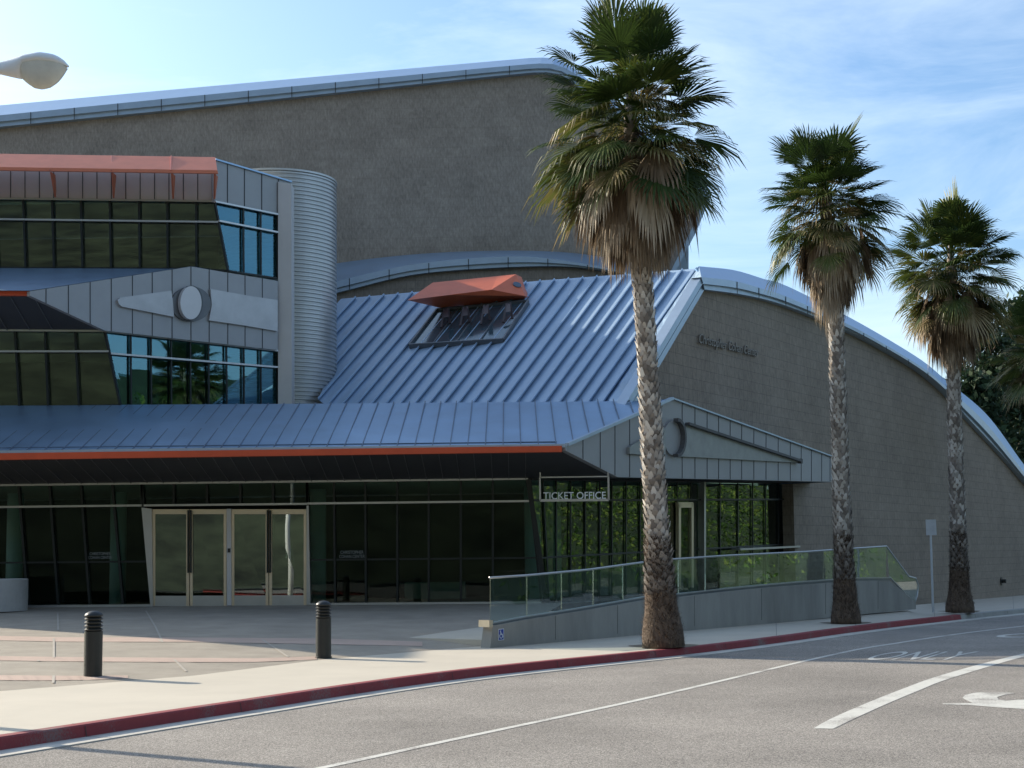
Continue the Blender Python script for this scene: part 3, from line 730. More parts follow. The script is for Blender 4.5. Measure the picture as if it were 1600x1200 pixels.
mb = MB(); mb.prism(ell(299.5, 473, 18, 27, .36), -U2.n * .12); mb.build('emblem_rim', mat('rim_grey', (.11, .115, .12), .5, .3), ch)
mb = MB(); mb.prism(ell(298.5, 473, 16.5, 26, .40), -U2.n * .12); mb.build('emblem_disc', CLADW, ch)
# awning over upper windows
aw = MB(); AY = 41.6
pa = [onY(-260, 236, 42.6), onY(336.5, 245.5, 42.6), onY(339.5, 266, AY), onY(-260, 257, AY)]
aw.prism(pa, (0, .05, -.05)); pb = [onY(-260, 257, AY), onY(339.5, 266, AY), onY(340, 271, AY), onY(-260, 262, AY)]; aw.prism(pb, (0, .08, 0))
awo = aw.build('awning', RED2, lob)
mb = MB()
for x in (78, 174, 267): mb.beam(onY(x + .5, 243.5, 42.58), onY(x, 266, AY - .02), .03, .03, (0, -1, .3))
mb.build('awning_seam', mat('seam_pink', (.5, .16, .12), .5), awo)
for x in (-20, 78, 174, 267, 334):
    b = MB(); y0 = 268 + x * .01
    p0, p1, p2 = onY(x, y0, AY + .1), onY(x + (7 if x < 300 else -1) * (1 if x < 100 else .3), 307 + x * .014, 43.05), onY(x, y0, 43.05)
    b.prism([p0, p1, p1 + Vector((0, 0, .25)), p0 + Vector((0, .35, 0))], (.05, 0, 0)); b.build('awning_bracket', RED2, awo)
# canopy 2 (over middle windows)
L2Y = U2.at(47, 458).y
mb = MB(); ca = [onY(-260, 453, L2Y), U2.at(47, 454, .18), U2.at(299, 416, .18), onY(330, 420, 43.1), onY(-260, 418, 43.1)]
mb.face(ca); c2o = mb.build('upper_canopy', ZINC, lob)
mb = MB(); mb.prism([onY(-260, 453, L2Y - .04), onY(47, 455, L2Y - .04), onY(47, 462, L2Y - .04), onY(-260, 460, L2Y - .04)], (0, .12, 0)); mb.build('canopy_stripe', RED, c2o)
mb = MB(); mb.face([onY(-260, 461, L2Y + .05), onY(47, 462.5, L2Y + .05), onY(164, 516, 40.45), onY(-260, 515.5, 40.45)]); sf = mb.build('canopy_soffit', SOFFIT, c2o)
mb = MB()
for i in range(14):
    x = -12.2 - i * .6; mb.beam((x, L2Y + .06, onY(0, 462.5, L2Y).z - .03), (x + .0, 40.43, zl - .0), .02, .02, (0, -1, -.5))
mb.build('soffit_seam', SOFJ, sf)

# ---- ground canopy
LY, RY = 36.0, 40.5
lipL, lipR = onY(-260, 709, LY), onY(884, 695, LY)
rdgL, pk = onY(-260, 635, RY), onY(1050, 623.5, RY)
CP = Plane(lipR, (lipL - lipR).cross(onY(440, 631, RY) - lipR))
if CP.n.z < 0: CP.n = -CP.n
pk = CP.at(1050, 623.5); 
mb = MB(); mb.prism([lipL, lipR, pk, onY(1000, 626.5, pk.y), onY(520, 630.5, RY), rdgL], (0, 0, -.08)); cno = mb.build('entrance_canopy', ZINC, lob)
mb = MB(); x = -16.0
while x < 4.2:
    # seam runs up the slope (+Y) from the lip until the ridge or the chevron edge
    a = Vector((x, LY, 0)); yb = RY
    if x > lipR.x: a.y = LY + (x - lipR.x) / (pk.x - lipR.x) * (pk.y - LY)
    if a.y < RY - .1:
        def zz_(X, Y): return CP.p.z - ((X - CP.p.x) * CP.n.x + (Y - CP.p.y) * CP.n.y) / CP.n.z
        mb.beam((x, a.y, zz_(x, a.y) + .01), (x, RY - .03, zz_(x, RY) + .01), .022, .035, CP.n)
    x += .415
mb.beam(CP.at(-260, 703, .01), CP.at(870, 690.5, .01), .02, .03, CP.n)
mb.build('standing_seam', mat('dark_seam', (.16, .20, .26), .5, .5), cno)  # seams in a darker blue-grey than the roof sheet
# lip strip and red stripe
mb = MB(); mb.prism([onY(-260, 707, LY - .05), onY(886, 693.5, LY - .05), onY(886, 699, LY - .05), onY(-260, 712.5, LY - .05)], (0, .18, 0)); mb.build('canopy_gutter', TRIM, cno)
mb = MB(); mb.prism([onY(-260, 711.5, LY - .1), onY(878, 696.5, LY - .1), onY(878, 706, LY - .1), onY(-260, 722, LY - .1)], (0, .2, 0)); mb.build('canopy_stripe', RED, cno)
# soffit
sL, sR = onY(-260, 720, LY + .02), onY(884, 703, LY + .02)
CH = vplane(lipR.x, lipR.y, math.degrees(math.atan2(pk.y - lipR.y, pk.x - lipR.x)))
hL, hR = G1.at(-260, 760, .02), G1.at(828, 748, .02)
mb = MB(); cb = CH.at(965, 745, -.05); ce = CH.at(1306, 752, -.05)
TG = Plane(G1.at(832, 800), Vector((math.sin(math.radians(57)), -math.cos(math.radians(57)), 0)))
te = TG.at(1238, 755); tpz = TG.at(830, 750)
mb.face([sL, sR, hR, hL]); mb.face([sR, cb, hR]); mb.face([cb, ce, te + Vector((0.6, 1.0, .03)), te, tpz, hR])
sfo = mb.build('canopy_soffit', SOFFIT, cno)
mb = MB(); x = -16.1
while x < .5:
    z0 = sL.z + (sR.z - sL.z) * (x - sL.x) / (sR.x - sL.x); z1 = hL.z + (hR.z - hL.z) * (x - hL.x) / (hR.x - hL.x)
    mb.beam((x, LY + .03, z0 - .012), (x, 38.36, z1 - .012), .018, .02, (0, -1, -.2)); x += .41
mb.build('soffit_seam', SOFJ, sfo)
# chevron panel
chv = [(884, 695), (1050, 622.5), (1310, 717), (1306, 753), (965, 745.5), (884, 704)]
cho = panel('chevron_panel', CH, chv, CLAD, .15, .03)
mb = MB(); tp = [(884, 695), (1050, 622.5), (1310, 717)]; bt = [(884, 704), (965, 745.5), (1306, 753)]
joints(mb, CH, [(x, interp_y(tp, x) + .5, x, interp_y(bt, x) - .5) for x in (911, 938, 961, 984, 1066, 1086, 1105, 1123, 1141, 1159, 1178, 1197, 1216, 1235, 1252, 1268, 1284, 1297)], .02, .034)
mb.build('panel_seam', JOINT, cho)
mb = MB(); ng = mat('emblem_panel_grey', (.33, .34, .32), .5, .3)
mb.prism([CH.at(x, y, .12) for x, y in [(984, 699), (990, 694), (1040, 668), (1040, 713), (984, 709)]], -CH.n * .08); mb.build('emblem_wedge', ng, cho); mb = MB()
mb.prism([CH.at(x, y, .12) for x, y in [(1074, 661), (1250, 719), (1250, 723), (1062, 713)]], -CH.n * .08)
mb.build('emblem_wedge', ng, cho)
mb = MB(); mb.beam(CH.at(1074, 662, .16), CH.at(1250, 720, .16), .07, .14, CH.n); mb.beam(CH.at(1250, 717, .16), CH.at(1250, 724, .16), .12, .14, CH.n)
arc = [CH.at(1056 + 12.5 * math.sin(a), 684 - 28 * math.cos(a), .16) for a in np.linspace(0, math.pi, 12)]
for a, b in zip(arc, arc[1:]): mb.beam(a, b, .09, .14, CH.n)
mb.build('emblem_groove', mat('groove_grey', (.10, .10, .10), .6), cho)
mb = MB(); mb.prism(ell(1052, 684, 14, 27, .09, 32, CH), -CH.n * .06); mb.build('emblem_disc', CLAD, cho)
mb = MB(); mb.beam(CH.at(886, 694.5, .05), CH.at(1050, 622.5, .05), .07, .12, CH.n); mb.beam(CH.at(1050, 622.5, .05), CH.at(1310, 717, .05), .04, .1, CH.n); mb.build('chevron_coping', TRIM, cho)
# chevron roof behind (closes box)
mb = MB(); a, b = CH.at(1050, 622.5, -.12), CH.at(1310, 717, -.12); k = -CH.n * 1.0; mb.face([a, b, b + k, a + k]); cr = CH.at(1306, 753, -.12); mb.face([b, cr, cr + k * 2, b + k * 2]); mb.build('chevron_roof', ZINC, cho)

# ---- lobby glazing
FB = lambda x: 947.5 + (x) * (-.0075)           # sill
HT = lambda x: 758.2 + x * (-.0122)
MR = lambda x: 792 - x * .0097
def gcol(xt, xb): 
    return col(xt, HT(xt), xb, FB(xb))
rw = [0, .18, .655, 1]
glazing('lobby_window_wall', G1, [gcol(-110, -98), gcol(-62, -48), gcol(-14, 0), gcol(30, 45), gcol(78, 92), gcol(127, 141), gcol(176, 193), gcol(222, 239)], [0, .18, .64, 1], GLASS, lob, panename='window_pane')
glazing('lobby_window_wall', G1, [gcol(480, 483), gcol(522, 524), gcol(571, 572), gcol(621, 621), gcol(670, 670), gcol(720, 720), gcol(770, 770), gcol(825, 846)], [0, .18, .64, 1], GLASS, lob, mw=.05)
# transoms over doors
tcols = [col(x, HT(x), x, MR(x)) for x in (222, 272, 324, 376, 427, 480)]
glazing('transom_window', G1, tcols, [0, 1], GLASS, lob, panename='transom_pane')
# sill curb
mb = MB(); 
for x0, x1 in ((-110, 238), (482, 846)): mb.prism([G1.at(x0, FB(x0) - 1.5, .1), G1.at(x1, FB(x1) - 1.5, .1), G1.at(x1, FB(x1) + 3, .1), G1.at(x0, FB(x0) + 3, .1)], (0, .3, 0))
mb.build('window_sill', ALU, lob)
# jambs
mb = MB(); mb.prism([G1.at(221, 793, .12), G1.at(237, 795, .12), G1.at(239, 948, .12), G1.at(235, 948, .12)], (0, .25, 0)); mb.build('door_jamb', ALU, lob)
mb = MB(); mb.prism([G1.at(479, 790, .12), G1.at(482, 790, .12), G1.at(485, 945, .12), G1.at(479, 945, .12)], (0, .25, 0)); mb.build('door_jamb', ALU, lob)
mb = MB(); mb.prism([G1.at(354, 795, .1), G1.at(361, 795, .1), G1.at(361.5, 946, .1), G1.at(354.5, 946, .1)], (0, .2, 0)); mb.build('door_post', CLADW, lob)
for i, (x0, x1) in enumerate([(238, 295.5), (296.5, 354), (361.5, 419.5), (420.5, 479)]):
    y0, y1 = 795.5, 947 - i * .3
    st = 4.6; o_ = .06
    mb = MB()
    for a, b in ((x0, x0 + st), (x1 - st, x1)): mb.prism([G1.at(a, y0, o_), G1.at(b, y0, o_), G1.at(b, y1, o_), G1.at(a, y1, o_)], (0, .06, 0))
    mb.prism([G1.at(x0 + st, y0, o_), G1.at(x1 - st, y0, o_), G1.at(x1 - st, y0 + 8, o_), G1.at(x0 + st, y0 + 8, o_)], (0, .06, 0))
    dr = mb.build('door', STEEL, lob, bevel=.006)
    MB().prism([G1.at(x0 + st, y1 - 16, o_ - .004), G1.at(x1 - st, y1 - 16, o_ - .004), G1.at(x1 - st, y1, o_ - .004), G1.at(x0 + st, y1, o_ - .004)], (0, .05, 0)).build('kick_plate', ALU, dr)
    MB().prism([G1.at(x0 + st, y0 + 8, .03), G1.at(x1 - st, y0 + 8, .03), G1.at(x1 - st, y1 - 16, .03 + rnd.uniform(-.006, .006)), G1.at(x0 + st, y1 - 16, .03)], (0, .012, 0)).build('door_glass', glass_mat('door_glass_%d' % i, (.3, .38, .33), .16), dr)
    hx = (x1 - 1.6) if i % 2 == 0 else (x0 + 1.6)
    m_ = MB(); m_.tube([G1.at(hx, 797, .14), G1.at(hx, 895, .14)], .022, 8); m_.tube([G1.at(hx, 800, .06), G1.at(hx, 800, .14)], .012, 6); m_.tube([G1.at(hx, 893, .06), G1.at(hx, 893, .14)], .012, 6)
    m_.build('door_handle', MULL, dr)
mb = MB(); mb.prism([G1.at(355.5, 857, .14), G1.at(359.5, 857, .14), G1.at(359.5, 863, .14), G1.at(355.5, 863, .14)], (0, .04, 0)); mb.build('card_reader', BLACK, lob)
VIN = mat('vinyl_letter', (.30, .32, .31), .6)
for (xa, xb, ya, yb, tx) in [(532, 568, 865.5, 860.5, 'CHRISTOPHER'), (530, 570, 872, 867, 'COHAN CENTER'), (140, 173, 867.5, 863, 'CHRISTOPHER'), (138, 175, 873.5, 869, 'COHAN CENTER')]:
    O = G1.at(xa, ya, -.04); text_mesh('window_lettering', tx, O, G1.at(xb, ya - .3, -.04) - O, G1.at(xa, yb, -.04) - O, VIN, lob, depth=.002, nrm=(0, -1, 0))
# ticket office glazing on the receding plane
def trow(x, t):
    yt = interp_y([(830, 750), (1238, 755)], x); return (x, yt)
tcx = [829, 847, 869, 891.5, 914.5, 937, 956, 978, 1000, 1022, 1042, 1058, 1079, 1097, 1125, 1153, 1176, 1196, 1216, 1238]
tcols = []
for x in tcx:
    b = TG.at(x, 900); 
    yb = interp_y([(829, 948), (1238, 908)], x)
    tcols.append(col(x, interp_y([(830, 749), (1238, 755)], x), x if x > 840 else x + 18, yb))
tcols[1] = col(848, 749.2, 858, 946)
glazing('ticket_office_window_wall', TG, tcols, [0, .165, .62, 1], GLASST, lob, mw=.045, md=.03, top_m=MULL, wob=.01, recess=.03)
mb = MB(); mb.beam(TG.at(1097, 752, .1), TG.at(1097, 925, .1), .12, .2, TG.n); mb.build('window_post', ALU, lob); mb = MB(); mb.beam(TG.at(1239, 755, .1), TG.at(1239, 908, .1), .16, .2, TG.n); mb.build('window_post', ALU, lob)
# ticket office side door
mb = MB(); mb.beam(TG.at(1060, 786, .06), TG.at(1060, 920, .06), .14, .1, TG.n); mb.beam(TG.at(1080, 786, .06), TG.at(1080, 918, .06), .14, .1, TG.n); mb.beam(TG.at(1058, 789, .06), TG.at(1081, 789, .06), .16, .1, TG.n); tdo = mb.build('door', STEEL, lob)
MB().prism([TG.at(1062, 792, .05), TG.at(1078, 792, .05), TG.at(1078, 905, .05), TG.at(1062, 906, .05)], -TG.n * .01).build('door_glass', GLASS, tdo)
mb = MB(); mb.beam(TG.at(1150, 858.5, .35), TG.at(1244, 854, .35), .06, .3, TG.n); mb.build('counter_ledge', ALU, lob)
# dark corner mullion (slanted) where the two glass walls meet
mb = MB(); mb.beam(G1.at(825, 749, .1), G1.at(845, 880, .1), .12, .12, (0, -1, 0)); mb.beam(G1.at(845, 880, .1), G1.at(853, 942, .1), .12, .12, (0, -1, 0)); mb.build('corner_mullion', MULL, lob)
# interior
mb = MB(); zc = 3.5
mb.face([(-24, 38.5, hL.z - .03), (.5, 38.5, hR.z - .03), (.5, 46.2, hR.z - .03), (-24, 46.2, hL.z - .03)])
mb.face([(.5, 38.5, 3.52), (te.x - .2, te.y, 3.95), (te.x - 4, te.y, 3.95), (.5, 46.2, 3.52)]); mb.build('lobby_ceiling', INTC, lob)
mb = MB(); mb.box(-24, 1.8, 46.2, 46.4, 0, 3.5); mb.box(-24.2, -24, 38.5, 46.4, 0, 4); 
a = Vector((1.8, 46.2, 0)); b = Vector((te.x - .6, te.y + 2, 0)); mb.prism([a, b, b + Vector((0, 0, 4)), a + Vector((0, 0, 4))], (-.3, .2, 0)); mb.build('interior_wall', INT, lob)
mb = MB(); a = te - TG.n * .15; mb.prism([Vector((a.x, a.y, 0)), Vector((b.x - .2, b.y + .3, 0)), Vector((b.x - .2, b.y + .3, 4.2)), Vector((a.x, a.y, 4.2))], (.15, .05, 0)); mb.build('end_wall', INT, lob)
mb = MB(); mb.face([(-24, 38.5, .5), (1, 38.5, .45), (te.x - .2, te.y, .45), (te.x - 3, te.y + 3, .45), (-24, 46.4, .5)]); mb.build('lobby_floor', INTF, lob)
for px, Y in ((22, 40.2), (184, 40.2), (497, 40.2), (833, 40.0), (866, 42.5)):
    b = onY(px, 900, Y); MB().tube([(b.x, Y, .45), (b.x, Y, 3.45)], .21, 20).build('interior_column', INTCOL, lob, smooth=True)
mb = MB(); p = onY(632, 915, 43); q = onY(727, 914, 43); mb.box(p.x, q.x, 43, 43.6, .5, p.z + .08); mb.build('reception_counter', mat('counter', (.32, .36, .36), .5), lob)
# ticket sign
ts = thing('ticket_office_sign', onY(897, 781, 37.2), 'hanging metal frame sign reading TICKET OFFICE above the glass corner', 'sign')
TS = frontal(37.2); mb = MB()
cs = [(843.5, 746), (950.5, 744.5), (951, 781), (844, 782)]
for (a, b), w in zip(zip(cs, cs[1:] + cs[:1]), (.03, .045, .06, .04)): mb.beam(TS.at(*a), TS.at(*b), w, .06, TS.n)
mb.build('frame', ALU, ts)
mb = MB()
for x in (844, 950): mb.beam(TS.at(x, 746), TS.at(x, 738), .03, .03, TS.n)
mb.build('hanger', ALU, ts)
O = TS.at(849, 780.3, .0); text_mesh('lettering', 'TICKET OFFICE', O, TS.at(946.5, 779.3) - O, TS.at(849, 769.2) - O, mat('sign_letter', (.9, .9, .88), .5, 0), ts, depth=.03, nrm=TS.n, offset=.004)

# ================================================================ RAMP WALL AND GLASS RAIL
rt_px = [(765, 903), (823.6, 899), (920, 890), (1012, 877.5), (1048, 874), (1137, 868), (1260, 862), (1385, 853.5)]
rb_px = [(770, 973), (823, 963), (900, 951), (1010, 932), (1057, 928), (1137, 919), (1203, 912.5), (1260, 908), (1336, 902.5), (1390, 902)]
rw_ = thing('ramp_wall', RAMP.at(765, 1008.5), 'low grey concrete ramp wall rising beside the pavement behind the palms', 'wall')
ct = [(x, y + 5) for x, y in rb_px]
base = [(1431, 946), (765, 1009)]
mb = MB(); f = [RAMP.at(x, y) for x, y in ct] + [RAMP.at(1431, 941)] + [RAMP.at(1431, 946) - Vector((0, 0, .1)), RAMP.at(765, 1009) - Vector((0, 0, .1))]
mb.prism(f, -RAMP.n * .22); mb.build('wall_body', CONC, rw_)
mb = MB()
tl, bl = RAMP.at(770, 973), RAMP.at(765, 1009)
a = [RAMP.at(x, y, -.22) for x, y in ct]; b = []
a = resample(a, 20); a = [Vector((p.x, p.y, min(p.z - .1, .12 + .45 * i / 19))) for i, p in enumerate(a)]
b = [p - RAMP.n * 3.2 for p in a]
mb.ribbon([p - Vector((0, 0, .5)) for p in b], b); mb.ribbon(a, b); mb.prism([a[0], b[0], b[0] - Vector((0, 0, .6)), a[0] - Vector((0, 0, .6))], RAMP.n.cross(Vector((0, 0, 1))) * -.05); mb.build('ramp_floor', WALK, rw_)
for x in (868, 965, 1085, 1190, 1290, 1372):
    yt = interp_y(ct, x) + 1; yb = interp_y([(765, 1009), (1431, 946)], x)
    MB().beam(RAMP.at(x, yt, .001), RAMP.at(x, yb, .001), .012, .006, RAMP.n).build('form_joint', mat('joint_grey', (.13, .125, .115), .9), rw_)
gr = thing('glass_railing', RAMP.at(765, 973, -.1), 'clear glass railing with steel top rail running along the concrete ramp wall', 'railing')
jx = [766, 823.6, 877.6, 927, 973.6, 1018, 1060, 1102, 1142, 1180, 1217, 1252, 1287, 1322, 1354, 1385]
RO = -.10
for x0, x1 in zip(jx, jx[1:]):
    e = .8
    q = [(x0 + e * .4, interp_y(rt_px, x0)), (x1 - e * .4, interp_y(rt_px, x1)), (x1 - e * .4, interp_y(rb_px, x1) + 2), (x0 + e * .4, interp_y(rb_px, x0) + 2)]
    j = rnd.uniform(-.006, .006)
    MB().prism([RAMP.at(*w, RO + s) for w, s in zip(q, (0, j, 0, 0))], -RAMP.n * .014).build('glass_panel', GLASSR, gr)
q = [(1385.5, 853.5), (1420, 901), (1431, 904), (1434.5, 915), (1433, 930), (1429, 942), (1390, 902)]
MB().prism([RAMP.at(*w, RO) for w in q], -RAMP.n * .014).build('glass_panel', GLASSR, gr)
mb = MB(); pth = [RAMP.at(x, y, RO) for x, y in rt_px + [(1420, 900.5), (1431, 903.5), (1435, 915), (1433, 931), (1429, 943)]]
mb.tube(pth, [.022] * len(pth), 8); mb.build('top_rail', ALU, gr, smooth=True)
mb = MB()
for a, b in zip(rb_px, rb_px[1:] + [(1429, 943)]): 
    if a == rb_px[-1]: mb.beam(RAMP.at(*a, RO + .01), RAMP.at(1429, 943, RO + .01), .03, .06, RAMP.n)
    else: mb.beam(RAMP.at(a[0], a[1] + .5, RO + .01), RAMP.at(b[0], b[1] + .5, RO + .01), .03, .06, RAMP.n)
mb.build('bottom_rail', ALU, gr)
mb = MB()
for a, b in zip(rb_px, rb_px[1:]):
    mb.prism([RAMP.at(a[0], a[1] + 1.5, -.04), RAMP.at(b[0], b[1] + 1.5, -.04), RAMP.at(b[0], b[1] + 6.5, -.04), RAMP.at(a[0], a[1] + 6.5, -.04)], -RAMP.n * .12)
mb.build('glazing_shoe', mat('shoe_metal', (.20, .22, .24), .3, .7), gr)
mb = MB(); mb.prism([RAMP.at(764.5, 969, .02), RAMP.at(770, 969, .02), RAMP.at(770, 980, .02), RAMP.at(764.5, 980, .02)], -RAMP.n * .25); mb.build('end_cap', STEEL, gr)
# accessible symbol plate
SP = RAMP
asg = thing('accessible_sign', SP.at(783, 999, .01), 'small blue plate with white wheelchair symbol at the low end of the concrete ramp wall', 'sign')
mb = MB(); mb.prism([SP.at(x, y, .012) for x, y in [(779, 983), (787.5, 982), (787.5, 1000), (779, 1001)]], -SP.n * .01); mb.build('border', mat('sign_white', (.7, .72, .75), .5), asg)
mb = MB(); mb.prism([SP.at(x, y, .016) for x, y in [(779.7, 984), (786.8, 983), (786.8, 999), (779.7, 1000)]], -SP.n * .01); mb.build('plate', mat('sign_blue', (.02, .05, .32), .5), asg)
mb = MB(); WS = mat('symbol_white', (.6, .64, .72), .5)
mb.prism([SP.at(782.2 + .8 * math.cos(a), 986.3 + 1.2 * math.sin(a), .022) for a in np.linspace(0, 5.6, 8)], -SP.n * .005)
def sb(a, b, w=.022): mb.beam(SP.at(*a, .022), SP.at(*b, .022), w, .006, SP.n)
sb((782.2, 987.5), (782.6, 991.5)); sb((782.6, 991.3), (785, 991.5)); sb((785, 991.3), (785.8, 995.5)); sb((782.4, 989.3), (784.5, 989.5), .015)
ar = [(783 + 2.2 * math.cos(a), 993.8 + 3.4 * math.sin(a)) for a in np.linspace(-2.2, 2.2 - 4.6 + 6.0, 12)]
ar = [(783 - 2.2 * math.cos(a), 993.8 + 3.4 * math.sin(a)) for a in np.linspace(-.9, 3.3, 12)]
for a, b in zip(ar, ar[1:]): sb(a, b, .016)
mb.build('symbol', WS, asg)

# ================================================================ BOLLARDS, PLANTER, SIGN POST, STREET LAMP
def bollard(p, label):
    t = thing('bollard', p, label, 'bollard', 'black ribbed bollards at the plaza edge')
    r = .128; mb = MB(); mb.lathe(p, [(r + .012, 0), (r + .012, .03), (r, .035), (r, .66)], 28); mb.build('post', BLACK, t, smooth=False)
    mb = MB(); prof = [(r - .03, .66)]
    for k in range(4): z = .675 + k * .05; prof += [(r, z), (r + .004, z + .012), (r - .028, z + .036), (r - .03, z + .045)]
    prof += [(r - .03, .875)]
    mb.lathe(p, prof, 28); mb.build('louvre_rings', BLACK, t)
    mb = MB(); mb.lathe(p, [(r, .87), (r + .002, .888), (r - .02, .915), (r - .055, .938), (.03, .95)], 28); mb.build('cap', BLACK, t, smooth=True)
    return t
b1 = bollard(onZ(145, 1060, 0), 'left black bollard with ringed top, in front of the plaza by the round planter side')
p2 = onZ(505.5, 1029, 0)
b2 = b1.copy(); C.objects.link(b2); b2.location = p2; b2['label'] = 'right black bollard with ringed top, in front of the entrance doors end'
for c_ in list(b1.children):
    q = c_.copy(); C.objects.link(q); q.parent = b2
for o in (b1, b2): o.scale = (1, 1, 1)
p = on_plaza(-18, 955)
t = thing('round_planter', p, 'pale round concrete planter at the left edge in front of the lobby glass', 'planter')
mb = MB(); R_ = 58 / F * p.y; zt_ = .76
mb.lathe(p, [(R_, 0), (R_, zt_ - .02), (R_ - .02, zt_), (R_ - .1, zt_), (R_ - .1, zt_ - .1), (.01, zt_ - .1)], 48); mb.build('planter_body', mat('planter_concrete', (.42, .41, .39), .8, 0, .1, 3), t)
sp = onZ(1458, 957, 0)
t = thing('street_sign', sp, 'thin metal post with a small blank grey sign panel, near the third palm', 'sign')
tp_ = onY(1453.5, 812, sp.y); MB().tube([sp, (tp_.x, tp_.y, tp_.z)], .03, 8).build('post', mat('galvanised', (.62, .65, .68), .5, .2), t)
c0, c1 = onY(1446.5, 812, sp.y - .05), onY(1463.5, 836, sp.y - .05)
mb = MB(); mb.prism([(c0.x, c0.y, c0.z), (c1.x, c0.y, c0.z), (c1.x, c0.y, c1.z), (c0.x, c0.y, c1.z)], (0, .02, 0)); mb.build('panel', mat('sign_back', (.62, .64, .66), .5, .1), t)
# street lamp (post stands left of the frame)
LYs = 18.0
lp = thing('street_lamp', (-8.6, LYs, 0), 'pale cobra head street lamp reaching in at the top left against the sky', 'street lamp')
def lpx(x, y): return onY(x, y, LYs)
secs = [(-60, 116, 3.5, 3.5), (-20, 109, 5, 4.5), (0, 104, 8, 7), (22, 99, 13, 11), (45, 95, 15, 20), (65, 95, 15, 24), (85, 96, 12, 20), (98, 98.5, 7, 11), (106, 102, 1, 2)]
hd = MB(); rings = []; NS = 20
top_l = [(-60, 112), (0, 97), (20, 92), (40, 86.5), (65, 83), (85, 86), (98, 92), (107, 102)]
rim_l = [(-60, 116), (0, 112), (20, 105), (40, 98), (60, 96), (85, 97), (98, 99), (107, 104)]
bot_l = [(-60, 119), (0, 116), (25, 122), (38, 124), (60, 124), (85, 120), (98, 112), (107, 105)]
lens_l = [(36, 124), (44, 131), (55, 138), (66, 140), (78, 137), (90, 129), (99, 118), (105, 106)]
wid = lambda x: float(np.interp(x, [-60, 0, 20, 40, 65, 85, 98, 107], [.04, .06, .10, .15, .19, .17, .11, .02]))
xs_ = np.linspace(-60, 107, 26)
for x in xs_:
    yt, yr, yb = interp_y(top_l, x), interp_y(rim_l, x), interp_y(rim_l, x) + min(8, (interp_y(bot_l, x) - interp_y(rim_l, x)) * .5)
    if x < 36: yb = interp_y(bot_l, x)
    c = lpx(x, yr); hu = (c - lpx(x, yt)).length; hdn = (c - lpx(x, yb)).length; w = wid(x); ring = []
    for q in range(NS):
        a = 2 * math.pi * q / NS; s = math.sin(a); ring.append(c + Vector((0, -w * math.cos(a), (hu if s > 0 else hdn) * s)))
    rings.append(hd.add(ring))
for i, j in zip(rings, rings[1:]):
    for q in range(NS): hd.f.append((i + q, i + (q + 1) % NS, j + (q + 1) % NS, j + q))
hd.f.append(tuple(range(rings[0], rings[0] + NS)))
ho = hd.build('lamp_head', LAMPM, lp, smooth=True)
ln = MB(); rings = []
for x in np.linspace(37, 105, 16):
    yr = interp_y(rim_l, x) + 3; yb = interp_y(lens_l, x); c = lpx(x, yr); hdn = max(.01, (c - lpx(x, yb)).length); w = wid(x) * .86
    rings.append(ln.add([c + Vector((0, -w * math.cos(a), -hdn * math.sin(a))) for a in np.linspace(0, math.pi, 13)]))
for i, j in zip(rings, rings[1:]):
    for q in range(12): ln.f.append((i + q, i + q + 1, j + q + 1, j + q))
ln.f.append(tuple(range(rings[0], rings[0] + 13)))
ln.build('lamp_lens', LENS, ho, smooth=True)
a0 = lpx(-50, 115); MB().tube([a0, (-7.3, LYs, a0.z - .05), (-8.1, LYs, a0.z - .25), (-8.6, LYs, a0.z - .8)], .035, 10).build('lamp_arm', LAMPM, lp, smooth=True)
MB().tube([(-8.6, LYs, 0), (-8.6, LYs, 3), (-8.6, LYs, a0.z - .6)], [.11, .09, .06], 12).build('lamp_pole', LAMPM, lp, smooth=True)

